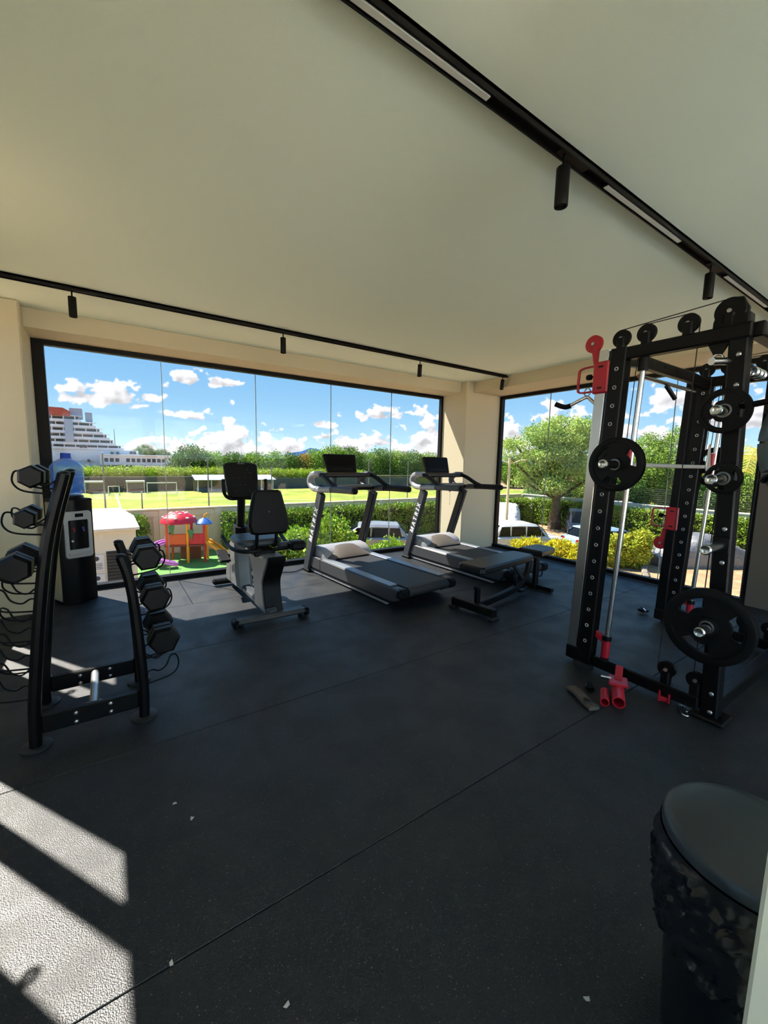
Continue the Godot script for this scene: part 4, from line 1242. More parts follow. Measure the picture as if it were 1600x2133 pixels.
func build_dispenser() -> void:
	var o := thing("water_dispenser", "black and cream water dispenser with a silver framed tap niche by the window", "water dispenser", Vector3(-0.315, 0, -5.085), 0.44)
	var cream := mat("dispenser side", C(206, 200, 172), 0.45)
	var blk := mat("dispenser black", C(8, 8, 9), 0.3, 0.0, 0.3)
	var sil := mat("dispenser silver", C(176, 178, 180), 0.35, 0.4)
	part("side_shell", MB.new().box(Vector3(0, 0.515, -0.02), Vector3(0.30, 1.0, 0.27), 0.02), cream, o)
	var fr := MB.new()
	var sec := []
	for i in 13:
		var x := -0.15 + 0.3 * i / 12.0
		sec.append(Vector2(x, 0.115 + 0.045 * (1.0 - pow(x / 0.15, 2))))
	sec.append(Vector2(0.15, 0.10))
	sec.append(Vector2(-0.15, 0.10))
	fr.xf = Transform3D(Basis(Vector3.RIGHT, PI / 2), Vector3.ZERO)
	fr.prism(sec, -1.03, -0.0, 0.004)
	part("front_panel", fr, blk, o)
	part("top", MB.new().box(Vector3(0, 1.02, -0.01), Vector3(0.305, 0.035, 0.28), 0.012), blk, o)
	part("bottle_seat", MB.new().lathe([Vector2(0, 1.03), Vector2(0.115, 1.03), Vector2(0.125, 1.04), Vector2(0.12, 1.065), Vector2(0.09, 1.07), Vector2(0, 1.06)], 28), blk, o)
	var ring := MB.new().prism(rounded(0.235, 0.46, 0.03), 0.0, 0.02, 0.006, [rounded(0.17, 0.29, 0.012)])
	ring.xf = Transform3D()
	var rp := part("niche_frame", ring, sil, o)
	rp.position = Vector3(0, 0.69, 0.145)
	part("niche", MB.new().box(Vector3(0, 0, 0.003), Vector3(0.18, 0.30, 0.01)), mat("niche dark", C(8, 8, 9), 0.25), rp)
	part("tap", MB.new().cyl(Vector3(-0.04, 0.07, 0.01), Vector3(-0.04, 0.03, 0.03), 0.012, 0.008, 12), mat("tap red", C(120, 20, 20), 0.4), rp)
	part("tap", MB.new().cyl(Vector3(0.04, 0.07, 0.01), Vector3(0.04, 0.03, 0.03), 0.012, 0.008, 12), mat("tap blue", C(40, 60, 120), 0.4), rp)
	part("cup_lever", MB.new().ball(Vector3(-0.055, -0.06, 0.016), Vector3(0.012, 0.012, 0.008), 12, 8), sil, rp)
	part("display", MB.new().box(Vector3(0.01, 0.19, 0.021), Vector3(0.07, 0.034, 0.004), 0.001), mat("display black", C(10, 10, 12), 0.2), rp)
	part("drip_lip", MB.new().box(Vector3(0, -0.185, 0.026), Vector3(0.19, 0.02, 0.02), 0.006), sil, rp)
	var bt := thing("water_bottle", "big translucent blue water bottle standing on the dispenser", "water bottle", Vector3(-0.315, 1.035, -5.085), 0.0)
	var bl := mat("blue bottle plastic", Color(0.16, 0.50, 0.95, 0.46), 0.12)
	bl.transparency = BaseMaterial3D.TRANSPARENCY_ALPHA
	part("body", MB.new().lathe([Vector2(0.0, 0.03), Vector2(0.09, 0.03), Vector2(0.125, 0.05), Vector2(0.137, 0.09), Vector2(0.137, 0.13), Vector2(0.131, 0.14), Vector2(0.131, 0.155), Vector2(0.137, 0.165), Vector2(0.137, 0.24), Vector2(0.131, 0.25), Vector2(0.131, 0.265), Vector2(0.137, 0.275), Vector2(0.134, 0.31), Vector2(0.10, 0.36), Vector2(0.055, 0.385), Vector2(0.04, 0.395), Vector2(0.04, 0.43)], 36), bl, bt)
	part("cap", MB.new().lathe([Vector2(0, 0.445), Vector2(0.036, 0.445), Vector2(0.042, 0.44), Vector2(0.042, 0.405), Vector2(0.046, 0.40), Vector2(0.046, 0.392), Vector2(0, 0.392)], 24), mat("blue cap", C(20, 70, 190), 0.4), bt)

func hexbell(r: float, L: float) -> Node3D:
	var o := Node3D.new()
	var rub := mat("dumbbell rubber", C(12, 12, 13), 0.42, 0.0, 0.3)
	var hl := L * 0.31
	for s: float in [-1.0, 1.0]:
		var b := MB.new()
		var c: float = s * (L / 2 - hl / 2)
		var rr := [[-hl / 2, r * 0.80], [-hl / 2 + r * 0.2, r], [-hl * 0.06, r], [0.0, r * 0.94], [hl * 0.06, r], [hl / 2 - r * 0.2, r], [hl / 2, r * 0.80]]
		for k in 6:
			var a0 := TAU * k / 6 + 0.16
			var a1 := TAU * (k + 1) / 6 + 0.16
			var d0 := Vector3(cos(a0), sin(a0), 0)
			var d1 := Vector3(cos(a1), sin(a1), 0)
			for i in 6:
				var z0 := Vector3(0, 0, c + rr[i][0])
				var z1 := Vector3(0, 0, c + rr[i + 1][0])
				var nn: Vector3 = ((d0 + d1).normalized() + Vector3(0, 0, [-0.8, 0.0, 0.8, -0.8, 0.0, 0.8][i])).normalized()
				b.quad(z0 + d0 * rr[i][1], z0 + d1 * rr[i][1], z1 + d1 * rr[i + 1][1], z1 + d0 * rr[i + 1][1], nn)
			for e in [[0, -1.0], [6, 1.0]]:
				var z := Vector3(0, 0, c + rr[e[0]][0])
				b.tri(z, z + d0 * rr[e[0]][1], z + d1 * rr[e[0]][1], Vector3(0, 0, e[1]), Vector3(0, 0, e[1]), Vector3(0, 0, e[1]))
		part("head", b, rub, o)
	part("handle", MB.new().lathe([Vector2(0.014, -L * 0.22), Vector2(0.0165, -L * 0.1), Vector2(0.018, 0), Vector2(0.0165, L * 0.1), Vector2(0.014, L * 0.22)], 16), mat("knurled steel", C(150, 150, 152), 0.4, 0.9), o).rotation.x = PI / 2
	return o

func build_dumbbells() -> void:
	var o := thing("dumbbell_rack", "black two-sided dumbbell rack with bowed uprights and empty wire hooks", "dumbbell rack", Vector3(0, 0, 0))
	var st := bk()
	var lp := [Vector3(-0.357, 0, 0), Vector3(-0.352, 0.18, 0), Vector3(-0.337, 0.355, 0), Vector3(-0.296, 0.73, 0), Vector3(-0.247, 1.057, 0), Vector3(-0.168, 1.365, 0)]
	var rp := [Vector3(0.112, 0, 0), Vector3(0.115, 0.22, 0), Vector3(0.098, 0.572, 0), Vector3(0.075, 0.80, 0), Vector3(0.043, 0.93, 0)]
	var bolt := mat("bolt steel", C(190, 190, 192), 0.3, 0.9)
	for z: float in [-2.53, -2.97]:
		for p in [lp, rp]:
			var path := curve(p, 5)
			for i in path.size():
				path[i] += Vector3(0, 0, z)
			part("upright", MB.new().bar(path, 0.072, 0.05, Vector3(0, 0, 1), 0.016), st, o)
			part("top_cap", MB.new().ball(path[path.size() - 1], Vector3(0.026, 0.014, 0.036), 12, 6, 0.0), st, o)
			part("foot_plate", MB.new().lathe([Vector2(0, 0.012), Vector2(0.058, 0.012), Vector2(0.066, 0.008), Vector2(0.066, 0), Vector2(0, 0)], 24), mat("foot plate", C(34, 36, 37), 0.5), o).position = Vector3(p[0].x, 0, z)
		var beam := part("cross_beam", MB.new().box(Vector3(-0.12, 0.113, z), Vector3(0.42, 0.09, 0.04), 0.006), st, o)
		for q in [[-0.19, 0.135], [-0.19, 0.088], [-0.04, 0.138], [-0.04, 0.092]]:
			part("bolt", MB.new().ball(Vector3(q[0], q[1], z + 0.02), Vector3(0.011, 0.011, 0.008), 10, 5), bolt, beam)
	part("joining_tube", MB.new().cyl(Vector3(-0.115, 0.13, -2.55), Vector3(-0.115, 0.13, -2.95), 0.021, -1, 16), mat("brushed steel", C(176, 178, 180), 0.3, 0.8), o)
	# wire saddles
	var wire := mat("black wire", C(8, 8, 9), 0.45, 0.0, 0.3)
	var lev := [[-1, 1.30, -0.18], [-1, 1.10, -0.23], [-1, 0.86, -0.268], [-1, 0.72, -0.293], [-1, 0.57, -0.312], [-1, 0.43, -0.328], [-1, 0.27, -0.344], [1, 0.845, 0.065], [1, 0.61, 0.092], [1, 0.36, 0.106], [1, 0.20, 0.114]]
	for q in lev:
		for z: float in [-2.56, -2.94]:
			var s: float = q[0]
			var dz: float = 0.10 if z < -2.7 else -0.10
			var x: float = q[2]
			var y: float = q[1]
			var pts := curve([Vector3(x, y - 0.03, z), Vector3(x + s * 0.05, y - 0.035, z + dz * 0.2), Vector3(x + s * 0.15, y - 0.02, z + dz * 0.3), Vector3(x + s * 0.19, y + 0.02, z + dz * 0.5), Vector3(x + s * 0.185, y + 0.07, z + dz * 0.8), Vector3(x + s * 0.155, y + 0.065, z + dz), Vector3(x + s * 0.13, y + 0.01, z + dz), Vector3(x + s * 0.09, y - 0.012, z + dz), Vector3(x + s * 0.05, y + 0.012, z + dz * 0.8), Vector3(x, y + 0.02, z)], 5)
			part("wire_hook", MB.new().tube(pts, 0.0045, 7), wire, o)
	# dumbbells: x, y, hex radius, length
	var k := 0
	var names := ["topmost small hex dumbbell on the window side of the rack, level with the bottle", "smallest hex dumbbell, held in wire loops below the topmost one", "largest hex dumbbell on the left side of the rack, third from the top", "upper hex dumbbell on the right side of the rack", "middle hex dumbbell on the right side of the rack", "lowest and largest hex dumbbell on the right side, above an empty hook"]
	for q in [[-0.292, 1.35, 0.055, 0.32], [-0.327, 1.152, 0.047, 0.29], [-0.380, 0.915, 0.073, 0.38], [0.166, 0.905, 0.072, 0.40], [0.196, 0.672, 0.076, 0.41], [0.228, 0.420, 0.083, 0.42]]:
		var d := hexbell(q[2], q[3])
		d.name = numbered("dumbbell", self)
		add_child(d)
		d.position = Vector3(q[0], q[1], -2.51 - q[3] / 2)
		d.rotation.z = 0.3 if k < 3 else -0.1
		tag(d, names[k], "dumbbell", "black rubber hex dumbbells on the rack")
		k += 1

func build_bike() -> void:
	var o := thing("exercise_bike", "grey and black recumbent exercise bike facing the window", "exercise bike", Vector3(1.18, 0, -3.5), 0.0)
	var sil := mat("bike silver shell", C(122, 124, 124), 0.4, 0.25)
	var blk := mat("bike black plastic", C(9, 9, 10), 0.5, 0.0, 0.3)
	var pad := mat("bike vinyl", C(7, 7, 8), 0.55, 0.0, 0.3)
	var seatm := mat("seat vinyl", C(52, 58, 62), 0.45)
	var dk := mat("bike dark grey", C(58, 60, 63), 0.45)
	# floor bars
	part("rear_bar", MB.new().box(Vector3(0, 0.055, 0), Vector3(0.68, 0.05, 0.10), 0.02), dk, o)
	for x in [-0.32, 0.32]:
		part("end_cap", MB.new().box(Vector3(x, 0.045, 0), Vector3(0.05, 0.075, 0.11), 0.014), blk, o)
	part("level_foot", MB.new().cyl(Vector3(0.27, 0, 0), Vector3(0.27, 0.03, 0), 0.02, -1, 12), blk, o)
	part("level_foot", MB.new().cyl(Vector3(-0.27, 0, 0), Vector3(-0.27, 0.03, 0), 0.02, -1, 12), blk, o)
	part("front_bar", MB.new().box(Vector3(0, 0.05, -1.35), Vector3(0.46, 0.06, 0.09), 0.018), blk, o)
	part("spine", MB.new().box(Vector3(0.01, 0.085, -0.66), Vector3(0.10, 0.07, 1.3), 0.02), dk, o)
	# hourglass post under the seat (side profile in z, y)
	var prof := [Vector2(0.03, 0.60), Vector2(0.02, 0.55), Vector2(-0.06, 0.44), Vector2(-0.12, 0.34), Vector2(-0.11, 0.22), Vector2(-0.05, 0.06), Vector2(-0.36, 0.06), Vector2(-0.37, 0.2), Vector2(-0.40, 0.34), Vector2(-0.46, 0.46), Vector2(-0.55, 0.54), Vector2(-0.57, 0.57)]
	var p := MB.new()
	p.xf = Transform3D(Basis(Vector3(0, 0, 1), Vector3(0, 1, 0), Vector3(-1, 0, 0)), Vector3.ZERO)
	p.prism(prof, -0.09, 0.09, 0.014)
	var post := part("seat_post_shell", p, sil, o)
	post.position.x = 0.04
	var strip := []
	for q in [[0.035, 0.60], [0.02, 0.55], [-0.055, 0.44], [-0.115, 0.34], [-0.105, 0.22], [-0.06, 0.09], [-0.045, 0.065]]:
		strip.append(Vector3(0.0, q[1], q[0] + 0.004))
	part("rear_strip", MB.new().bar(curve(strip, 4), 0.165, 0.014, Vector3.RIGHT, 0.005), blk, post)
	# seat and its slide
	part("slide_rail", MB.new().box(Vector3(0, 0.575, -0.42), Vector3(0.11, 0.04, 0.7), 0.01), mat("rail aluminium", C(170, 172, 172), 0.3, 0.7), o)
	part("seat_bracket", MB.new().box(Vector3(0, 0.60, -0.28), Vector3(0.20, 0.06, 0.24), 0.012), blk, o)
	var sp := MB.new()
	sp.xf = Transform3D(Basis(Vector3.RIGHT, PI / 2), Vector3(0, 0.645, -0.45))
	sp.prism(rounded(0.42, 0.44, 0.10, 6), -0.07, 0.0, 0.022)
	part("seat", sp, seatm, o)
	var bp := MB.new()
	bp.xf = Transform3D(Basis(Vector3.RIGHT, -0.12), Vector3(0.03, 0.98, -0.16))
	bp.prism([Vector2(-0.165, -0.19), Vector2(-0.12, -0.205), Vector2(0.12, -0.205), Vector2(0.165, -0.19), Vector2(0.185, -0.12), Vector2(0.175, -0.02), Vector2(0.14, 0.13), Vector2(0.13, 0.175), Vector2(0.10, 0.2), Vector2(-0.10, 0.2), Vector2(-0.13, 0.175), Vector2(-0.14, 0.13), Vector2(-0.175, -0.02), Vector2(-0.185, -0.12)], -0.035, 0.035, 0.02)
	var back := part("backrest", bp, pad, o)
	part("button", MB.new().ball(Vector3(0.03, 0.985, -0.128), Vector3(0.008, 0.008, 0.006), 10, 6), sil, back)
	for x in [-0.07, 0.11]:
		part("backrest_tube", MB.new().tube(curve([Vector3(x, 0.90, -0.19), Vector3(x, 0.78, -0.17), Vector3(x, 0.66, -0.2), Vector3(x, 0.64, -0.3)], 4), 0.016, 10), blk, o)
	for s: float in [-1.0, 1.0]:
		part("side_grip", MB.new().tube(curve([Vector3(s * 0.06, 0.64, -0.10), Vector3(s * 0.20, 0.64, -0.12), Vector3(s * 0.26, 0.645, -0.24), Vector3(s * 0.275, 0.66, -0.42), Vector3(s * 0.28, 0.71, -0.56)], 6), 0.018, 10), blk, o)
	part("grip_pad", MB.new().box(Vector3(0.29, 0.655, -0.12), Vector3(0.16, 0.09, 0.12), 0.025), blk, o)
	part("grip_arm", MB.new().box(Vector3(0.2, 0.65, -0.2), Vector3(0.14, 0.06, 0.08), 0.02), dk, o)
	# front housing
	var fp := MB.new()
	fp.xf = Transform3D(Basis(Vector3(0, 0, 1), Vector3(0, 1, 0), Vector3(-1, 0, 0)), Vector3.ZERO)
	fp.prism([Vector2(-0.82, 0.08), Vector2(-0.88, 0.26), Vector2(-0.90, 0.42), Vector2(-0.90, 0.58), Vector2(-0.98, 0.64), Vector2(-1.10, 0.60), Vector2(-1.22, 0.46), Vector2(-1.32, 0.28), Vector2(-1.36, 0.12), Vector2(-1.30, 0.06)], -0.085, 0.085, 0.03)
	part("front_shell", fp, sil, o)
	part("mast_sleeve", MB.new().bar([Vector3(0, 0.52, -1.02), Vector3(0, 0.74, -0.985)], 0.13, 0.16, Vector3.RIGHT, 0.03), blk, o)
	part("mast", MB.new().bar(curve([Vector3(0, 0.7, -0.99), Vector3(0, 0.92, -0.95), Vector3(0, 1.10, -0.92)], 4), 0.075, 0.075, Vector3.RIGHT, 0.02), blk, o)
	for s: float in [-1.0, 1.0]:
		part("crank", MB.new().bar([Vector3(s * 0.115, 0.33, -1.10), Vector3(s * 0.13, 0.33 - s * 0.10, -1.10 - s * 0.13)], 0.02, 0.035, Vector3.RIGHT, 0.006), blk, o)
		var pd := part("pedal", MB.new().box(Vector3(s * 0.19, 0.33 - s * 0.10, -1.10 - s * 0.13), Vector3(0.11, 0.03, 0.24), 0.012, Basis(Vector3.RIGHT, 0.35)), blk, o)
		part("strap", MB.new().ring(Vector3(s * 0.19, 0.36 - s * 0.10, -1.10 - s * 0.13), Vector3(0, 0.35, 1), 0.05, 0.006, 14, 6, 0.3, 2.8), blk, pd)
	# console and its bars
	var cp := MB.new()
	cp.xf = Transform3D(Basis(Vector3.RIGHT, -0.28), Vector3(0, 1.23, -0.90))
	cp.prism([Vector2(-0.125, -0.19), Vector2(0.125, -0.19), Vector2(0.15, -0.16), Vector2(0.165, 0.0), Vector2(0.172, 0.155), Vector2(0.15, 0.182), Vector2(0.06, 0.193), Vector2(-0.06, 0.193), Vector2(-0.15, 0.182), Vector2(-0.172, 0.155), Vector2(-0.165, 0.0), Vector2(-0.15, -0.16)], -0.03, 0.03, 0.012)
	var con := part("console", cp, blk, o)
	var key := mat("console key", C(30, 31, 33), 0.4)
	for q in [[-0.09, 0.02], [-0.03, 0.02], [0.03, 0.02], [0.09, 0.02], [-0.09, -0.05], [-0.03, -0.05], [0.03, -0.05], [0.085, 0.075], [0.06, 0.11], [-0.07, -0.12], [0.07, -0.12]]:
		var kb := MB.new()
		kb.xf = cp.xf
		kb.box(Vector3(q[0], q[1], 0.031), Vector3(0.018, 0.012, 0.004), 0.001)
		part("key", kb, key, con)
	var bd := MB.new()
	bd.xf = cp.xf
	bd.box(Vector3(0, 0.175, 0.031), Vector3(0.07, 0.008, 0.003))
	part("badge", bd, sil, con)
	for s: float in [-1.0, 1.0]:
		part("handlebar", MB.new().tube(curve([Vector3(0, 1.05, -0.88), Vector3(s * 0.13, 1.05, -0.83), Vector3(s * 0.2, 1.10, -0.78), Vector3(s * 0.215, 1.2, -0.77), Vector3(s * 0.21, 1.25, -0.78)], 6), 0.017, 10), blk, o)
	part("power_cable", MB.new().tube(curve([Vector3(0.2, 0.01, -1.42), Vector3(0.5, 0.012, -1.52), Vector3(0.8, 0.012, -1.45), Vector3(1.0, 0.012, -1.6)], 6), 0.006, 6), blk, o)

func treadmill(called: String, label: String) -> Node3D:
	var o := thing(called, label, "treadmill", Vector3.ZERO, 0.0, "treadmills facing the window")
	var char_ := mat("treadmill charcoal", C(52, 55, 60), 0.45)
	var up := mat("treadmill upright grey", C(60, 64, 70), 0.42, 0.2)
	var sil := mat("treadmill silver", C(150, 152, 158), 0.4, 0.2)
	var blk := mat("treadmill black", C(9, 9, 10), 0.5, 0.0, 0.3)
	var belt := mat("running belt", C(30, 31, 33), 0.6)
	var rail := mat("foot rail", C(128, 136, 146), 0.35, 0.3)
	var side := Transform3D(Basis(Vector3(0, 0, 1), Vector3(0, 1, 0), Vector3(-1, 0, 0)), Vector3.ZERO)
	for s: float in [-1.0, 1.0]:
		var b := MB.new()
		b.xf = Transform3D(side.basis, Vector3(s * 0.355, 0, 0))
		b.prism([Vector2(0.0, 0.215), Vector2(-0.07, 0.085), Vector2(-0.12, 0.07), Vector2(-1.72, 0.07), Vector2(-1.86, 0.12), Vector2(-1.84, 0.24), Vector2(-1.5, 0.225)], -0.055, 0.055, 0.012)
		part("side_skirt", b, char_, o)
		part("foot_rail", MB.new().box(Vector3(s * 0.345, 0.222, -0.83), Vector3(0.10, 0.014, 1.36), 0.005), rail, o)
		part("base_bar", MB.new().box(Vector3(s * 0.37, 0.035, -1.0), Vector3(0.05, 0.035, 1.6), 0.006), sil, o)
		part("base_frame", MB.new().box(Vector3(s * 0.37, 0.06, -0.98), Vector3(0.06, 0.03, 1.66), 0.006), blk, o)
		# upright
		var u := MB.new()
		u.bar([Vector3(s * 0.405, 0.03, -1.87), Vector3(s * 0.405, 0.1, -1.845), Vector3(s * 0.405, 1.06, -1.50)], 0.06, 0.135, Vector3.RIGHT, 0.014)
		var ui := part("upright", u, up, o)
		part("upright_inside", MB.new().bar([Vector3(s * 0.376, 0.2, -1.808), Vector3(s * 0.376, 1.04, -1.506)], 0.02, 0.11, Vector3.RIGHT, 0.004), blk, ui)
		var t := TextMesh.new()
		var f := SystemFont.new()
		f.font_names = PackedStringArray(["Droid Sans"])
		f.font_weight = 700
		var fv := FontVariation.new()
		fv.base_font = f
		fv.spacing_glyph = 7
		t.font = fv
		t.text = "MATRIX"
		t.font_size = 32
		t.pixel_size = 0.0031
		t.depth = 0.003
		# letters run up the outer face
		var dirv := Vector3(0, 0.96, 0.35).normalized()
		var outn := Vector3(s, 0, 0)
		var tb := Basis(dirv, outn.cross(dirv), outn)
		put("lettering", t, mat("white lettering", C(225, 226, 228), 0.5), ui, Transform3D(tb, Vector3(s * 0.4365, 0.645, -1.646)))
		part("foot", MB.new().box(Vector3(s * 0.40, 0.02, -1.86), Vector3(0.08, 0.04, 0.18), 0.01), blk, o)
		# C shaped arm and hand rail
		var arm := curve([Vector3(s * 0.40, 1.115, -1.25), Vector3(s * 0.40, 1.10, -1.52), Vector3(s * 0.40, 1.11, -1.68), Vector3(s * 0.40, 1.165, -1.765), Vector3(s * 0.40, 1.235, -1.765), Vector3(s * 0.40, 1.285, -1.68), Vector3(s * 0.38, 1.29, -1.55)], 6)
		part("arm_loop", MB.new().bar(arm, 0.095, 0.07, Vector3.RIGHT, 0.02), sil if s < 0 else char_, o)
		part("hand_rail", MB.new().bar(curve([Vector3(s * 0.40, 1.11, -1.40), Vector3(s * 0.40, 1.125, -1.1), Vector3(s * 0.395, 1.13, -0.80)], 4), 0.07, 0.075, Vector3.RIGHT, 0.02), up if s < 0 else blk, o)
		part("arm_strut", MB.new().bar(curve([Vector3(s * 0.375, 1.285, -1.60), Vector3(s * 0.385, 1.26, -1.46), Vector3(s * 0.395, 1.17, -1.26), Vector3(s * 0.395, 1.14, -1.16)], 5), 0.05, 0.05, Vector3.RIGHT, 0.012), blk, o)
		part("rail_tip", MB.new().box(Vector3(s * 0.395, 1.13, -0.785), Vector3(0.066, 0.07, 0.06), 0.018), blk, o)
		part("rear_cap", MB.new().box(Vector3(s * 0.345, 0.17, -0.01), Vector3(0.12, 0.1, 0.09), 0.025), blk, o)
	part("deck", MB.new().box(Vector3(0, 0.17, -0.9), Vector3(0.60, 0.06, 1.7), 0.01), blk, o)
	part("running_belt", MB.new().box(Vector3(0, 0.212, -0.78), Vector3(0.56, 0.016, 1.5), 0.006), belt, o)
	part("rear_roller", MB.new().cyl(Vector3(-0.28, 0.17, -0.02), Vector3(0.28, 0.17, -0.02), 0.05, -1, 18), belt, o)
	# motor hood, with the lip above the belt
	var hp := MB.new()
	hp.xf = side
	hp.prism([Vector2(-1.46, 0.215), Vector2(-1.50, 0.30), Vector2(-1.58, 0.345), Vector2(-1.72, 0.36), Vector2(-1.86, 0.33), Vector2(-1.95, 0.24), Vector2(-1.98, 0.13), Vector2(-1.94, 0.07), Vector2(-1.5, 0.07)], -0.37, 0.37, 0.03)
	part("motor_hood", hp, sil, o)
	var lip := MB.new()
	var grid := []
	for i in 13:
		var x := -0.34 + 0.68 * i / 12.0
		var arch := 1.0 - pow(absf(x) / 0.34, 2.4)
		grid.append([Vector3(x, 0.222, -1.40 + 0.03 * arch), Vector3(x, 0.222 + 0.055 * arch, -1.43 + 0.02 * arch), Vector3(x, 0.235 + 0.115 * arch, -1.53), Vector3(x, 0.25 + 0.118 * arch, -1.60)])
	for i in 12:
		for j in 3:
			var n := []
			for q in [[i, j], [i + 1, j], [i + 1, j + 1], [i, j + 1]]:
				var du: Vector3 = grid[mini(q[0] + 1, 12)][q[1]] - grid[maxi(q[0] - 1, 0)][q[1]]
				var dv: Vector3 = grid[q[0]][mini(q[1] + 1, 3)] - grid[q[0]][maxi(q[1] - 1, 0)]
				var c := du.cross(dv).normalized()
				n.append(c if c.z + c.y > 0 else -c)
			lip.squad(grid[i][j], grid[i + 1][j], grid[i + 1][j + 1], grid[i][j + 1], n[0], n[1], n[2], n[3])
	part("hood_lip", lip, mat("hood lip grey", C(92, 86, 80), 0.5), o)
	part("hood_vent", MB.new().box(Vector3(0, 0.228, -1.40), Vector3(0.5, 0.02, 0.06), 0.006), blk, o)
	# console bridge, tray and screen
	part("bridge", MB.new().box(Vector3(0, 1.275, -1.60), Vector3(0.80, 0.06, 0.15), 0.022), mat("treadmill bridge", C(40, 40, 41), 0.45), o)
	part("tray", MB.new().box(Vector3(0, 1.12, -1.53), Vector3(0.74, 0.045, 0.22), 0.016, Basis(Vector3.RIGHT, 0.12)), blk, o)
	part("grip_bar", MB.new().tube(curve([Vector3(-0.3, 1.14, -1.45), Vector3(-0.2, 1.15, -1.36), Vector3(0.2, 1.15, -1.36), Vector3(0.3, 1.14, -1.45)], 6), 0.02, 10), mat("grip sensor", C(120, 122, 124), 0.3, 0.7), o)
	var stop := part("stop_key", MB.new().box(Vector3(0.0, 1.108, -1.40), Vector3(0.11, 0.03, 0.05), 0.01), mat("stop red", C(150, 24, 22), 0.4), o)
	part("key_clip", MB.new().box(Vector3(0, 1.07, -1.39), Vector3(0.035, 0.06, 0.02), 0.006), mat("stop red", C(150, 24, 22), 0.4), stop)
	part("cord", MB.new().tube([Vector3(0.005, 1.04, -1.39), Vector3(0.006, 0.9, -1.39), Vector3(0.004, 0.84, -1.39)], 0.002, 5), blk, stop)
	for x in [-0.16, 0.2]:
		part("console_stay", MB.new().box(Vector3(x, 1.20, -1.58), Vector3(0.05, 0.16, 0.05), 0.012), up, o)
	var sc := MB.new()
	sc.xf = Transform3D(Basis(Vector3.RIGHT, -0.35), Vector3(0, 1.425, -1.70))
	sc.prism([Vector2(-0.225, -0.125), Vector2(0.225, -0.125), Vector2(0.25, 0.11), Vector2(0.235, 0.125), Vector2(-0.235, 0.125), Vector2(-0.25, 0.11)], -0.025, 0.015, 0.006)
	var con := part("console", sc, blk, o)
	var g := MB.new()
	g.xf = sc.xf
	g.box(Vector3(0, 0.035, 0.017), Vector3(0.42, 0.15, 0.004), 0.001)
	part("screen", g, mat("dark screen glass", C(9, 9, 10), 0.35, 0.0, 0.25), con)
	for k in 8:
		var kb := MB.new()
		kb.xf = sc.xf
		kb.box(Vector3(-0.14 + 0.04 * k, -0.085, 0.017), Vector3(0.022, 0.016, 0.004), 0.001)
		part("key", kb, mat("console key", C(30, 31, 33), 0.4), con)
	return o

func build_treadmills() -> void:
	var t := treadmill("treadmill", "grey treadmill nearer the exercise bike, its belt end open to the room")
	t.transform = Transform3D(Basis(Vector3.UP, 0.075), Vector3(2.70, 0, -3.12))
	copy(t, "treadmill", "grey treadmill nearest the corner pillar, its rear end behind the bench", Transform3D(Basis(Vector3.UP, 0.02), Vector3(4.22, 0, -3.05)))

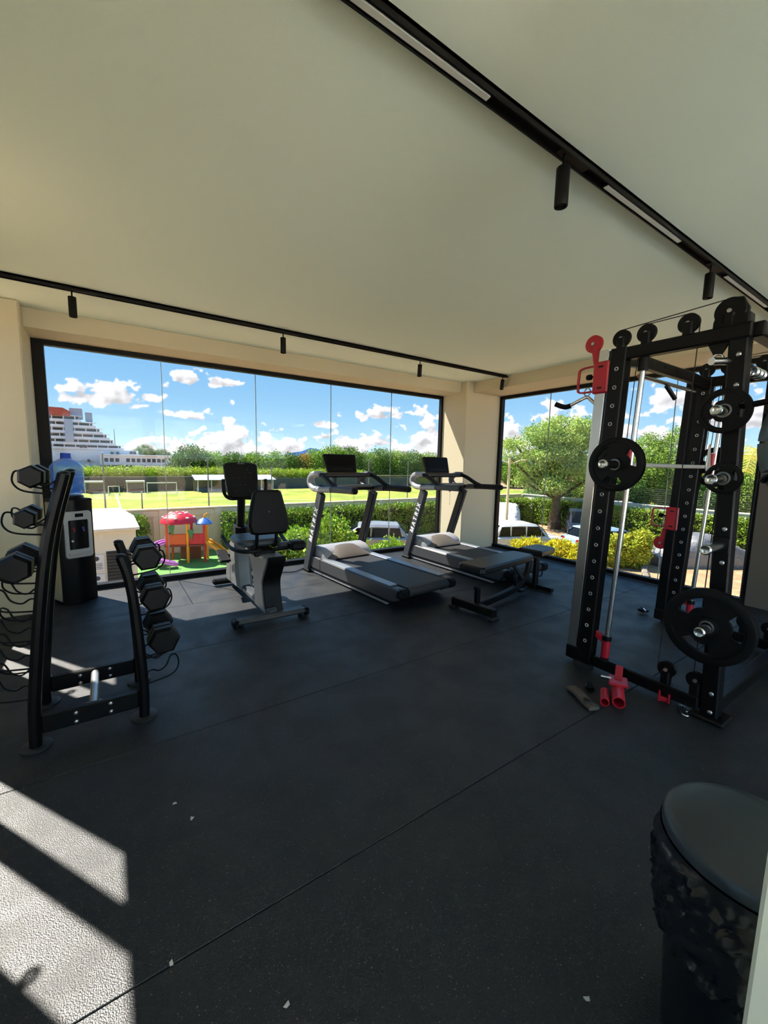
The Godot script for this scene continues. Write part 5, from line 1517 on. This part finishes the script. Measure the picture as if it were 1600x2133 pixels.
func build_bench() -> void:
	var o := thing("weight_bench", "black adjustable weight bench lying flat behind the treadmill end", "weight bench", Vector3(3.55, 0, -2.80), 0.13)
	var st := bk()
	var vin := mat("bench vinyl", C(18, 20, 22), 0.38, 0.0, 0.45)
	var bp := MB.new()
	bp.xf = Transform3D(Basis(Vector3.RIGHT, PI / 2), Vector3(-0.19, 0.455, 0.02))
	bp.prism([Vector2(-0.54, -0.12), Vector2(-0.50, -0.155), Vector2(0.30, -0.15), Vector2(0.42, -0.13), Vector2(0.44, -0.09), Vector2(0.44, 0.09), Vector2(0.42, 0.13), Vector2(0.30, 0.15), Vector2(-0.50, 0.155), Vector2(-0.54, 0.12)], -0.035, 0.035, 0.016)
	part("back_pad", bp, vin, o)
	var sp := MB.new()
	sp.xf = Transform3D(Basis(Vector3.RIGHT, PI / 2), Vector3(0.63, 0.46, 0.0))
	sp.prism([Vector2(-0.2, -0.15), Vector2(0.14, -0.13), Vector2(0.18, -0.10), Vector2(0.18, 0.10), Vector2(0.14, 0.13), Vector2(-0.2, 0.15)], -0.035, 0.035, 0.016)
	part("seat_pad", sp, vin, o)
	part("pad_rail", MB.new().box(Vector3(-0.15, 0.395, 0.02), Vector3(0.7, 0.04, 0.06), 0.006), st, o)
	part("seat_rail", MB.new().box(Vector3(0.58, 0.40, 0.0), Vector3(0.3, 0.04, 0.06), 0.006), st, o)
	part("main_beam", MB.new().bar(curve([Vector3(-0.62, 0.06, 0.02), Vector3(-0.2, 0.07, 0.02), Vector3(0.15, 0.11, 0.02), Vector3(0.36, 0.22, 0.01), Vector3(0.44, 0.37, 0.0)], 6), 0.05, 0.07, Vector3(0, 0, 1), 0.008), st, o)
	part("arch_plate", MB.new().ring(Vector3(0.27, 0.20, 0.02), Vector3(0, 0, 1), 0.15, 0.022, 16, 8, -0.4, 2.2), st, o)
	part("front_post", MB.new().box(Vector3(0.60, 0.21, 0.0), Vector3(0.07, 0.4, 0.05), 0.008), st, o)
	part("front_foot", MB.new().box(Vector3(0.60, 0.03, 0.0), Vector3(0.06, 0.05, 0.44), 0.01), st, o)
	part("lift_handle", MB.new().tube(curve([Vector3(0.64, 0.30, 0.03), Vector3(0.69, 0.29, 0.03), Vector3(0.69, 0.16, 0.03), Vector3(0.64, 0.15, 0.03)], 4), 0.009, 8), st, o)
	part("adjust_strut", MB.new().bar([Vector3(0.05, 0.38, 0.02), Vector3(0.30, 0.16, 0.02)], 0.03, 0.04, Vector3(0, 0, 1), 0.005), mat("strut green black", C(20, 34, 32), 0.4), o)
	part("rear_foot", MB.new().box(Vector3(-0.64, 0.065, 0.02), Vector3(0.07, 0.08, 0.50), 0.008), st, o)
	for z in [-0.21, 0.25]:
		part("foot_pad", MB.new().box(Vector3(-0.64, 0.013, z), Vector3(0.12, 0.026, 0.06), 0.006), mat("rubber foot", C(28, 28, 28), 0.8), o)
	part("push_handle", MB.new().box(Vector3(-0.58, 0.16, 0.02), Vector3(0.05, 0.15, 0.05), 0.008), st, o)
	part("wheel", MB.new().cyl(Vector3(-0.60, 0.24, 0.0), Vector3(-0.60, 0.24, 0.04), 0.018, -1, 14), st, o)

func plate_mesh(R: float, w: float) -> MB:
	# axis along x; three grip slots, raised rim and hub
	var b := MB.new()
	b.xf = Transform3D(Basis(Vector3(0, 0, 1), Vector3(0, 1, 0), Vector3(-1, 0, 0)), Vector3.ZERO)
	var outer := []
	for i in 48:
		outer.append(Vector2(cos(TAU * i / 48), sin(TAU * i / 48)) * R)
	var holes := []
	for k in 3:
		var h := []
		var c := TAU * k / 3 + PI / 6
		for i in 13:
			var a := c - 0.52 + 1.04 * i / 12
			h.append(Vector2(cos(a), sin(a)) * R * 0.74)
		for i in 13:
			var a := c + 0.42 - 0.84 * i / 12
			var rr := R * (0.46 + 0.05 * cos((a - c) * 3.0))
			h.append(Vector2(cos(a), sin(a)) * rr)
		holes.append(h)
	b.prism(outer, -w * 0.32, w * 0.32, 0.002, holes)
	# rim and hub
	var l := MB.new()
	b.xf = Transform3D(Basis(Vector3(0, 0, 1), PI / 2), Vector3.ZERO)
	var h := w / 2
	b.lathe([Vector2(R * 0.80, -h * 0.5), Vector2(R * 0.82, -h), Vector2(R * 0.97, -h), Vector2(R, -h * 0.8), Vector2(R, h * 0.8), Vector2(R * 0.97, h), Vector2(R * 0.82, h), Vector2(R * 0.80, h * 0.5)], 48)
	b.lathe([Vector2(R * 0.26, -h * 0.5), Vector2(R * 0.24, -h), Vector2(0.026, -h), Vector2(0.026, h), Vector2(R * 0.24, h), Vector2(R * 0.26, h * 0.5)], 32)
	return b

func weight_plate(label: String, at: Vector3, R: float, w: float, roll: float) -> Node3D:
	var o := thing("weight_plate", label, "weight plate", at, 0.0, "weight plates on the cable machine")
	part("plate", plate_mesh(R, w), mat("plate rubber", C(14, 14, 15), 0.5, 0.0, 0.3), o)
	var hub := MB.new()
	hub.xf = Transform3D(Basis(Vector3(0, 0, 1), PI / 2), Vector3.ZERO)
	hub.lathe([Vector2(0.036, -w / 2 - 0.002), Vector2(0.027, -w / 2 - 0.003), Vector2(0.027, w / 2 + 0.003), Vector2(0.036, w / 2 + 0.002)], 24)
	part("hub_ring", hub, mat("hub steel", C(120, 122, 124), 0.35, 0.9), o)
	o.rotation.x = roll
	return o

func pulley(parent: Node, at: Vector3, ax: Vector3, r: float, m: Material) -> void:
	var b := MB.new()
	b.xf = Transform3D(Basis(Quaternion(Vector3.UP, ax.normalized())), at)
	b.lathe([Vector2(0.0, -0.012), Vector2(r, -0.012), Vector2(r, -0.008), Vector2(r * 0.84, 0), Vector2(r, 0.008), Vector2(r, 0.012), Vector2(0.0, 0.012)], 28)
	var p := part("pulley", b, m, parent)
	var c := MB.new()
	c.xf = b.xf
	c.cyl(Vector3(0, -0.024, 0), Vector3(0, 0.024, 0), 0.011, -1, 12)
	part("axle_bolt", c, mat("bolt steel", C(190, 190, 192), 0.3, 0.9), p)

func build_cage() -> void:
	var o := thing("cable_machine", "tall black smith and cable machine with red carriages and chrome rods", "gym machine", Vector3(2.85, 0, -1.5))
	var st := bk()
	var ch := chrome()
	var red := mat("machine red", C(168, 22, 40), 0.4)
	var bolt := mat("bolt steel", C(190, 190, 192), 0.3, 0.9)
	var cord := mat("cable black", C(14, 14, 14), 0.6)
	# local frame: x from the near side to the far side (0 to 1.45), z from front posts (0) to rear posts (0.735)
	var W := 1.45
	var D := 0.735
	var H := 2.20
	for x: float in [0.0, W]:
		var lean := 0.07
		var fp := part("front_post", MB.new().bar([Vector3(x, 0.03, -0.015), Vector3(x, H + 0.02, -0.015 + lean)], 0.085, 0.10, Vector3.RIGHT, 0.006), st, o)
		for k in 17:
			var y := 0.2 + k * 0.118
			var z := -0.015 + lean * y / H
			var s := -1.0
			part("hole_ring", MB.new().ring(Vector3(x - 0.0425, y, z), Vector3.RIGHT, 0.0105, 0.0035, 10, 5), bolt, fp)
		part("slide_column", MB.new().bar([Vector3(x + 0.0, 0.05, -0.115), Vector3(x + 0.0, H + 0.03, -0.115 + lean)], 0.06, 0.075, Vector3.RIGHT, 0.006), ch if x == 0.0 else st, o)
		part("foot", MB.new().lathe([Vector2(0, 0.03), Vector2(0.055, 0.03), Vector2(0.07, 0.02), Vector2(0.07, 0), Vector2(0, 0)], 20), mat("rubber foot", C(28, 28, 28), 0.8), o).position = Vector3(x, 0, -0.03)
		part("column_shoe", MB.new().box(Vector3(x, 0.075, -0.085), Vector3(0.09, 0.10, 0.13), 0.008), st, o)
		# rear post
		var rp := part("rear_post", MB.new().bar([Vector3(x + 0.02, 0.01, D), Vector3(x + 0.02, H + 0.07, D - 0.07)], 0.085, 0.085, Vector3.RIGHT, 0.008), st, o)
		part("foot", MB.new().box(Vector3(x + 0.02, 0.012, D), Vector3(0.17, 0.024, 0.17), 0.008), st, o)
		for y in [2.06, 1.90, 1.47, 1.33, 1.12, 0.93, 0.16, 0.05]:
			part("bolt", MB.new().ball(Vector3(x - 0.024, y, D + 0.01 - 0.032 * y), Vector3(0.008, 0.013, 0.013), 10, 5), bolt, rp)
		# bottom and top side beams
		part("bottom_beam", MB.new().box(Vector3(x, 0.07, D / 2), Vector3(0.07, 0.08, D - 0.1), 0.008), st, o)
		part("top_beam", MB.new().box(Vector3(x, H - 0.02, D / 2 + 0.02), Vector3(0.07, 0.078, D - 0.06), 0.008), st, o)
		# guide rod with its stops
		part("guide_rod", MB.new().cyl(Vector3(x + 0.02, 0.16, 0.11), Vector3(x + 0.02, 2.16, 0.19), 0.0165, -1, 18), ch, o)
		part("rod_stop", MB.new().cyl(Vector3(x + 0.02, 0.09, 0.107), Vector3(x + 0.02, 0.235, 0.112), 0.027, -1, 16), red, o)
		part("rod_collar", MB.new().cyl(Vector3(x + 0.02, 0.235, 0.112), Vector3(x + 0.02, 0.27, 0.113), 0.03, -1, 16), st, o)
		part("rod_stay", MB.new().bar([Vector3(x + 0.02, 0.23, 0.10), Vector3(x + 0.01, 0.28, 0.0)], 0.03, 0.045, Vector3.RIGHT, 0.005), red, o)
		part("rod_head", MB.new().cyl(Vector3(x + 0.02, 2.06, 0.186), Vector3(x + 0.02, 2.15, 0.19), 0.03, -1, 16), st, o)
		# pulleys on the top and bottom beams
		for z in [0.05, 0.20, 0.425, 0.615]:
			var y := H + 0.085 if z < 0.5 else H + 0.10
			part("pulley_bracket", MB.new().box(Vector3(x, H + 0.05, z), Vector3(0.05, 0.09, 0.05), 0.008), st, o)
			pulley(o, Vector3(x, y, z), Vector3.RIGHT, 0.055 if z < 0.6 else 0.07, st)
		part("bracket_plate", MB.new().prism([Vector2(0.535, 2.14), Vector2(0.535, 2.26), Vector2(0.56, 2.35), Vector2(0.60, 2.38), Vector2(0.66, 2.37), Vector2(0.69, 2.31), Vector2(0.69, 2.24), Vector2(0.66, 2.24), Vector2(0.66, 2.14)], -0.014, 0.014, 0.004), st, o).transform = Transform3D(Basis(Vector3(0, 0, 1), Vector3(0, 1, 0), Vector3(-1, 0, 0)), Vector3(x + 0.03, 0, 0))
		for z in [0.50, 0.655]:
			part("pulley_bracket", MB.new().box(Vector3(x, 0.14, z), Vector3(0.05, 0.10, 0.05), 0.008), st, o)
			pulley(o, Vector3(x, 0.20, z), Vector3.RIGHT, 0.05, st)
		# cables
		for q in [[Vector3(x, H + 0.14, 0.05), Vector3(x, H + 0.168, 0.615)], [Vector3(x, H + 0.138, 0.2), Vector3(x, H + 0.14, 0.425)], [Vector3(x, H + 0.085, 0.48), Vector3(x, 0.20, 0.45)], [Vector3(x, H - 0.05, 0.12), Vector3(x, 1.50, 0.10)], [Vector3(x, H + 0.0, 0.16), Vector3(x, 1.5, 0.13)], [Vector3(x, 0.25, 0.64), Vector3(x, H - 0.05, 0.66)]]:
			part("cable", MB.new().cyl(q[0], q[1], 0.003, -1, 6), cord, o)
	# cross members
	part("arch_beam", MB.new().bar(curve([Vector3(0.04, H - 0.05, 0.07), Vector3(0.30, H - 0.02, 0.05), Vector3(0.60, H - 0.01, 0.03), Vector3(0.85, H - 0.01, 0.03), Vector3(1.15, H - 0.02, 0.05), Vector3(W - 0.04, H - 0.05, 0.07)], 5), 0.06, 0.08, Vector3(0, 0, 1), 0.01), st, o)
	for x in [0.45, 0.62, 0.83, 1.0]:
		part("beam_hole", MB.new().cyl(Vector3(x, H - 0.01, 0.065), Vector3(x, H - 0.01, 0.071), 0.012, -1, 12), mat("hole dark", C(6, 6, 6), 0.8), o)
	part("rear_top_beam", MB.new().box(Vector3(W / 2, H - 0.02, D), Vector3(W, 0.078, 0.07), 0.008), st, o)
	part("rear_bottom_beam", MB.new().box(Vector3(W / 2, 0.07, D), Vector3(W, 0.08, 0.07), 0.008), st, o)
	part("pull_bar", MB.new().cyl(Vector3(0.25, H - 0.12, 0.06), Vector3(W - 0.25, H - 0.12, 0.06), 0.014, -1, 12), ch, o)
	part("bar_grip", MB.new().cyl(Vector3(0.66, H - 0.14, 0.07), Vector3(0.75, H - 0.23, 0.10), 0.016, -1, 12), st, o)
	# the smith bar, on carriages on the two rods
	var by := 1.465
	var bz := 0.145
	part("smith_bar", MB.new().cyl(Vector3(-0.05, by, bz), Vector3(W + 0.1, by, bz), 0.0145, -1, 16), mat("bright steel", C(214, 214, 210), 0.4, 0.6), o)
	for x: float in [0.0, W]:
		var out := -1.0 if x == 0.0 else 1.0
		part("carriage", MB.new().cyl(Vector3(x + 0.02, by - 0.125, bz - 0.004), Vector3(x + 0.02, by + 0.115, bz + 0.005), 0.029, -1, 20), red, o)
		part("sleeve", MB.new().cyl(Vector3(x + out * 0.03, by, bz), Vector3(x + out * 0.27, by, bz), 0.024, -1, 20), st, o)
		part("sleeve_end", MB.new().lathe([Vector2(0, 0), Vector2(0.024, 0), Vector2(0.03, 0.005), Vector2(0.03, 0.02), Vector2(0.022, 0.026), Vector2(0.012, 0.02), Vector2(0, 0.02)], 20), ch, o).transform = Transform3D(Basis(Vector3(0, 0, 1), -out * PI / 2), Vector3(x + out * 0.27, by, bz))
	part("safety_hook", MB.new().prism([Vector2(0.03, -0.03), Vector2(-0.03, -0.035), Vector2(-0.05, 0.0), Vector2(-0.02, 0.17), Vector2(0.0, 0.19), Vector2(0.02, 0.12), Vector2(0.05, 0.0)], -0.005, 0.005, 0.002), mat("bright steel", C(214, 214, 210), 0.4, 0.6), o).position = Vector3(W - 0.11, by, bz + 0.02)
	# cable carriages on the chrome columns
	for q in [[0.0, 2.05, 1.0], [W, 0.99, -1.0]]:
		var x: float = q[0]
		var y: float = q[1]
		var zc := -0.115 + 0.07 * y / H
		var cb := part("cable_carriage", MB.new().box(Vector3(x, y, zc), Vector3(0.10, 0.21, 0.105), 0.008), red, o)
		for yy in [-0.07, 0.07]:
			part("slot", MB.new().box(Vector3(x - 0.051, y + yy, zc), Vector3(0.004, 0.012, 0.03), 0.001), mat("hole dark", C(6, 6, 6), 0.8), cb)
		part("grab_loop", MB.new().bar(curve([Vector3(x - 0.0, y + 0.09, zc - 0.05), Vector3(x - 0.01, y + 0.08, zc - 0.16), Vector3(x - 0.01, y + 0.03, zc - 0.175), Vector3(x - 0.01, y - 0.04, zc - 0.175), Vector3(x - 0.01, y - 0.08, zc - 0.16), Vector3(x, y - 0.08, zc - 0.05)], 4), 0.022, 0.012, Vector3.RIGHT, 0.003), red, cb)
		part("pop_pin", MB.new().lathe([Vector2(0, 0), Vector2(0.016, 0), Vector2(0.02, 0.006), Vector2(0.02, 0.03), Vector2(0.008, 0.036), Vector2(0.008, 0.06), Vector2(0, 0.06)], 14), st, cb).transform = Transform3D(Basis(Vector3.RIGHT, PI / 2), Vector3(x, y + 0.02, zc - 0.12))
		var s: float = q[2]
		part("swivel_plate", MB.new().bar([Vector3(x, y + s * 0.1, zc - 0.05), Vector3(x, y + s * 0.22, zc - 0.075)], 0.03, 0.05, Vector3.RIGHT, 0.006), red, cb)
		pulley(cb, Vector3(x, y + s * 0.24, zc - 0.085), Vector3.RIGHT, 0.058, red)
	# storage pegs on the near rear post, pointing out to the left
	for y in [1.755, 1.40, 1.03, 0.58]:
		var pg := part("storage_peg", MB.new().cyl(Vector3(-0.02, y, D - 0.032 * y), Vector3(-0.23, y - 0.006, D - 0.032 * y), 0.0235, -1, 20), ch, o)
		part("peg_end", MB.new().lathe([Vector2(0.0, 0.0), Vector2(0.0235, 0.0), Vector2(0.028, 0.006), Vector2(0.028, 0.016), Vector2(0.022, 0.024), Vector2(0.012, 0.018), Vector2(0, 0.018)], 20), ch, pg).transform = Transform3D(Basis(Vector3(0, 0, 1), PI / 2), Vector3(-0.23, y - 0.006, D - 0.032 * y))
		part("peg_flange", MB.new().box(Vector3(-0.028, y, D - 0.032 * y), Vector3(0.012, 0.09, 0.08), 0.003), st, pg)
	# hanging clip under the near top beam
	var clip := part("hook_bracket", MB.new().prism([Vector2(-0.05, 0.0), Vector2(0.05, 0.0), Vector2(0.02, -0.06), Vector2(-0.02, -0.06)], -0.01, 0.01, 0.003), st, o)
	clip.transform = Transform3D(Basis(Vector3(0, 0, 1), Vector3(0, 1, 0), Vector3(-1, 0, 0)), Vector3(0.0, H - 0.06, 0.58))
	part("chrome_hook", MB.new().ring(Vector3(0, -0.085, 0), Vector3(0.3, 0, 1), 0.026, 0.007, 16, 8), ch, clip)
	part("landing_peg", MB.new().cyl(Vector3(0.0, 2.035, 0.64), Vector3(-0.14, 2.02, 0.60), 0.02, -1, 16), ch, o)
	var at := Vector3(2.85, 0, -1.5)
	weight_plate("round rubber plate with grip slots on the left end of the smith bar", at + Vector3(-0.13, by, bz), 0.173, 0.035, 0.1)
	weight_plate("rubber plate on the far end of the smith bar, half behind a post", at + Vector3(W + 0.13, by, bz), 0.173, 0.035, 0.5)
	weight_plate("largest rubber plate with three grip slots, low on the rear post's peg", at + Vector3(-0.12, 0.58, D - 0.02), 0.213, 0.042, 0.35)
	weight_plate("small rubber plate on the uppermost peg of the rear post", at + Vector3(-0.13, 1.755, D - 0.056), 0.117, 0.03, 0.5)
	weight_plate("smallest rubber plate on the second peg of the rear post", at + Vector3(-0.07, 1.40, D - 0.045), 0.085, 0.022, 0.2)
	# V handle hanging from the upper carriage
	var v := thing("curl_handle", "chrome V handle with black rubber grips hanging from the red carriage", "cable handle", Vector3(2.85, 1.86, -1.66), 0.0)
	part("bar", MB.new().tube(curve([Vector3(0.03, -0.02, 0.10), Vector3(0.01, 0.06, 0.02), Vector3(0, 0.075, 0), Vector3(-0.02, 0.06, -0.03), Vector3(-0.05, 0.02, -0.10)], 5), 0.012, 10), ch, v)
	part("grip", MB.new().tube(curve([Vector3(-0.045, 0.022, -0.09), Vector3(-0.06, 0.015, -0.13), Vector3(-0.08, 0.04, -0.19)], 4), 0.018, 10), mat("grip rubber", C(10, 10, 11), 0.6, 0.0, 0.3), v)
	part("grip", MB.new().tube(curve([Vector3(0.028, -0.012, 0.095), Vector3(0.04, -0.05, 0.12), Vector3(0.05, -0.07, 0.17)], 4), 0.018, 10), mat("grip rubber", C(10, 10, 11), 0.6, 0.0, 0.3), v)
	part("snap_hook", MB.new().ring(Vector3(0, 0.11, 0), Vector3(1, 0, 0.2), 0.026, 0.005, 16, 6), ch, v)
	# spring collars
	var k := 0
	for q in [[0.12, 0.0], [0.185, 0.0], [0.25, 0.0]]:
		var c := thing("spring_collar", ["wire spring collar hanging nearest the rear post of the machine", "middle one of three wire spring collars beside the rear post", "wire spring collar hanging farthest from the rear post, beside the ring bag"][k], "spring collar", at + Vector3(q[0], 1.985 + q[1], D - 0.03), PI / 2, "spring collars beside the rear post")
		var co := []
		for i in 61:
			var a := TAU * 4.0 * i / 60.0
			co.append(Vector3(cos(a) * 0.028, sin(a) * 0.028, -0.02 + 0.04 * i / 60.0))
		part("coil", MB.new().tube(co, 0.0035, 6), ch, c)
		part("grip", MB.new().tube([Vector3(0.028, 0, -0.02), Vector3(0.05, 0.05, -0.025)], 0.005, 6), st, c)
		part("grip", MB.new().tube([Vector3(0.028, 0, 0.02), Vector3(0.035, 0.058, 0.025)], 0.005, 6), st, c)
		k += 1
	part("collar_rod", MB.new().cyl(Vector3(0.05, 2.012, D - 0.03), Vector3(0.29, 2.012, D - 0.03), 0.008, -1, 10), st, o)
	part("hanging_arm", MB.new().tube([Vector3(0.0, 1.785, D - 0.02), Vector3(-0.12, 1.785, D + 0.1), Vector3(-0.27, 1.785, D + 0.46)], 0.016, 10), st, o)
	# ring shaped padded bag hung on the back of the machine
	var bag := thing("training_bag", "big dark teal ring-shaped bag with black straps hanging at the right edge", "training bag", Vector3(2.58, 1.58, -0.33), 1.40)
	var teal := mat("teal vinyl", C(58, 76, 80), 0.45)
	for i in 14:
		var a0 := TAU * i / 14.0 + 0.012
		var a1 := TAU * (i + 1) / 14.0 - 0.012
		var sec := MB.new()
		var path := []
		for j in 5:
			var a := lerpf(a0, a1, j / 4.0)
			path.append(Vector3(cos(a) * 0.25, sin(a) * 0.29, 0))
		sec.bar(path, 0.13, 0.13, Vector3(0, 0, 1), 0.04)
		part("segment", sec, teal, bag)
	for i in 2:
		var a := 0.42 - i * 0.95
		part("strap", MB.new().ring(Vector3(cos(a) * 0.25, sin(a) * 0.29, 0), Vector3(-sin(a), cos(a), 0), 0.074, 0.013, 16, 6), st, bag)
	part("hang_strap", MB.new().ring(Vector3(0, 0.29, 0), Vector3(1, 0, 0), 0.075, 0.012, 16, 6), st, bag)

func build_bin() -> void:
	var o := thing("waste_bin", "round black waste bin with a domed lid behind the wall end", "waste bin", Vector3(1.215, 0, -0.215))
	var pl := mat("bin plastic", C(24, 26, 28), 0.35)
	part("body", MB.new().lathe([Vector2(0, 0), Vector2(0.125, 0), Vector2(0.135, 0.01), Vector2(0.165, 0.555), Vector2(0.16, 0.56), Vector2(0.0, 0.5)], 40), pl, o)
	var lid := part("lid", MB.new().lathe([Vector2(0.0, 0.625), Vector2(0.06, 0.622), Vector2(0.12, 0.613), Vector2(0.16, 0.60), Vector2(0.172, 0.591), Vector2(0.178, 0.583), Vector2(0.178, 0.562), Vector2(0.172, 0.557), Vector2(0.0, 0.557)], 56), mat("bin lid", C(48, 56, 60), 0.42), o)
	part("lid_tab", MB.new().ring(Vector3(0, 0.602, 0), Vector3.UP, 0.145, 0.004, 8, 6, 3.5, 4.0), mat("bin lid", C(48, 56, 60), 0.42), lid)
	# the crumpled bag turned out over the rim
	var nz := FastNoiseLite.new()
	nz.seed = 4
	nz.frequency = 11.0
	nz.fractal_octaves = 3
	nz.fractal_type = FastNoiseLite.FRACTAL_RIDGED
	var b := MB.new()
	var P := []
	for i in 25:
		var row := []
		var y := 0.558 - i * 0.0115
		for k in 97:
			var a := TAU * (k % 96) / 96.0
			var r := 0.128 + 0.05 * (y / 0.57) + 0.004 + 0.006 * sin(PI * i / 24.0)
			r += (nz.get_noise_3d(cos(a) * 0.35, y * 1.3 + a * 0.05, sin(a) * 0.35) + 0.3) * 0.016 * smoothstep(0.0, 4.0, i)
			var yy := y + (0.03 * nz.get_noise_2d(cos(a) * 0.2, sin(a) * 0.2) if i == 24 else 0.0)
			row.append(Vector3(cos(a) * r, yy, sin(a) * r))
		P.append(row)
	for i in 24:
		for k in 96:
			var n := []
			for q in [[i, k], [i, k + 1], [i + 1, k + 1], [i + 1, k]]:
				var dv: Vector3 = P[mini(q[0] + 1, 24)][q[1]] - P[maxi(q[0] - 1, 0)][q[1]]
				var du: Vector3 = P[q[0]][(q[1] + 1) % 96] - P[q[0]][(q[1] + 95) % 96]
				var c := du.cross(dv).normalized()
				var out: Vector3 = P[q[0]][q[1]] * Vector3(1, 0, 1)
				n.append(c if c.dot(out) > 0 else -c)
			b.squad(P[i][k], P[i][k + 1], P[i + 1][k + 1], P[i + 1][k], n[0], n[1], n[2], n[3])
	part("bin_liner", b, mat("black liner film", C(26, 28, 30), 0.24, 0.0, 0.65), o)

func build_small() -> void:
	var red := mat("machine red", C(168, 22, 40), 0.4)
	var st := bk()
	var ch := chrome()
	var a := thing("landmine_sleeve", "red double tube bar holder lying on the floor before the machine", "bar holder", Vector3(2.62, 0.0, -1.17), 0.0)
	var dirv := Vector3(-0.30, 0, 0.16).normalized()
	var side := Vector3(dirv.z, 0, -dirv.x)
	for q in [[0.0, 0.036, 0.24, -0.1], [-0.075, 0.026, 0.14, 0.02]]:
		var r: float = q[1]
		var c: Vector3 = side * q[0] + Vector3(0, r, 0)
		var t := MB.new()
		var e0: Vector3 = c + dirv * (q[3] + q[2])
		var e1: Vector3 = c + dirv * q[3]
		var ax := (e0 - e1).normalized()
		t.xf = Transform3D(Basis(Quaternion(Vector3.UP, ax)), e1)
		var L := e0.distance_to(e1)
		t.lathe([Vector2(0, 0), Vector2(r, 0), Vector2(r, L), Vector2(r * 0.82, L), Vector2(r * 0.82, 0.01), Vector2(0, 0.01)], 24)
		part("tube", t, red, a)
	part("bracket", MB.new().box(Vector3(0, 0.075, 0) - dirv * 0.06, Vector3(0.12, 0.02, 0.11), 0.005, Basis(Vector3.UP, 0.5)), red, a)
	part("tongue", MB.new().bar([Vector3(0, 0.08, 0) - dirv * 0.06, Vector3(0.02, 0.11, 0) - dirv * 0.19], 0.045, 0.02, side, 0.004), red, a)
	part("pin", MB.new().cyl(Vector3(0, 0.085, 0) - side * 0.1 - dirv * 0.06, Vector3(0, 0.085, 0) - side * 0.04 - dirv * 0.06, 0.01, -1, 12), ch, a)
	var h := thing("hook_bracket", "red hook bracket with a black knob lying under the bottom beam", "bracket", Vector3(2.86, 0, -1.03), 0.35)
	part("plate", MB.new().box(Vector3(-0.03, 0.035, 0.0), Vector3(0.11, 0.06, 0.012), 0.004), red, h)
	part("plate", MB.new().box(Vector3(-0.03, 0.035, 0.05), Vector3(0.11, 0.06, 0.012), 0.004), red, h)
	part("spacer", MB.new().box(Vector3(-0.05, 0.02, 0.025), Vector3(0.05, 0.03, 0.05), 0.004), red, h)
	part("knob", MB.new().ball(Vector3(0.06, 0.026, 0.05), Vector3(0.035, 0.026, 0.026), 14, 8), st, h)
	part("pin", MB.new().cyl(Vector3(0.03, 0.045, 0.04), Vector3(0.055, 0.075, 0.045), 0.008, -1, 10), ch, h)
	var s := thing("ankle_strap", "worn brown fabric strap lying flat in front of the red bar holder", "strap", Vector3(2.385, 0, -1.27), 0.0)
	var path := curve([Vector3(0.06, 0.014, -0.11), Vector3(0.03, 0.02, -0.04), Vector3(-0.01, 0.016, 0.03), Vector3(-0.04, 0.014, 0.10)], 6)
	part("band", MB.new().bar(path, 0.07, 0.022, Vector3(1, 0, 0.4), 0.006), mat("brown fabric", C(84, 72, 62), 0.9), s)
	part("patch", MB.new().box(Vector3(-0.025, 0.026, 0.055), Vector3(0.05, 0.008, 0.05), 0.003, Basis(Vector3.UP, 0.4)), mat("brown patch", C(60, 50, 42), 0.9), s)
	part("buckle", MB.new().ring(Vector3(-0.01, 0.03, 0.04), Vector3(0.2, 1, 0), 0.016, 0.004, 14, 6), st, s)
	var g := thing("black_buckle", "small black buckle lying beside the brown strap", "buckle", Vector3(2.56, 0, -1.32), 0.6)
	part("block", MB.new().box(Vector3(0, 0.016, 0), Vector3(0.07, 0.03, 0.05), 0.008), st, g)
	part("tab", MB.new().box(Vector3(0.045, 0.01, 0), Vector3(0.04, 0.012, 0.03), 0.004), st, g)
	var k := thing("carabiner", "long chrome carabiner lying on the floor by the machine foot", "carabiner", Vector3(2.80, 0.007, -0.875), 0.55)
	var lp := []
	for p in rounded(0.12, 0.032, 0.0155, 5):
		lp.append(Vector3(p.x, 0, p.y))
	part("link", MB.new().tube(lp, 0.0055, 8, true), ch, k)
	part("gate_nut", MB.new().cyl(Vector3(-0.015, 0, 0.016), Vector3(0.02, 0, 0.016), 0.009, -1, 12), ch, k)
	var f := thing("collar_clamp", "black and chrome bar clamp lying beside the far front post", "bar clamp", Vector3(4.40, 0, -1.80), 0.4)
	part("ring", MB.new().ring(Vector3(0, 0.03, 0), Vector3.UP, 0.035, 0.016, 16, 8), st, f)
	part("lever", MB.new().bar([Vector3(-0.03, 0.05, 0), Vector3(-0.09, 0.05, 0.02)], 0.02, 0.014, Vector3.UP, 0.003), ch, f)
	var scrap := mat("paper scrap", C(196, 196, 192), 0.8)
	var names := ["tiny white scrap on the floor left of the middle", "crumpled white scrap on the floor just below another scrap", "tiny white scrap on the floor seam near the sunlit patch", "small white scrap on the floor beside the waste bin", "tiny white scrap nearest the camera"]
	var at := [Vector3(0.17, 0, -1.78), Vector3(0.218, 0, -1.66), Vector3(0.085, 0, -1.17), Vector3(1.02, 0, -0.46), Vector3(0.33, 0, -0.90)]
	for i in 5:
		var o := thing("paper_scrap", names[i], "paper scrap", at[i], i * 0.9, "white scraps on the floor")
		part("flake", MB.new().prism([Vector2(-0.008, -0.003), Vector2(0.009, -0.005), Vector2(0.006, 0.004), Vector2(-0.004, 0.006)], 0.0, 0.002), scrap, o).rotation.x = -PI / 2
		if i in [1, 3]:
			part("fold", MB.new().prism([Vector2(-0.006, 0.0), Vector2(0.006, 0.002), Vector2(0.0, 0.011)], 0.0, 0.002), scrap, o).rotation.x = -0.6
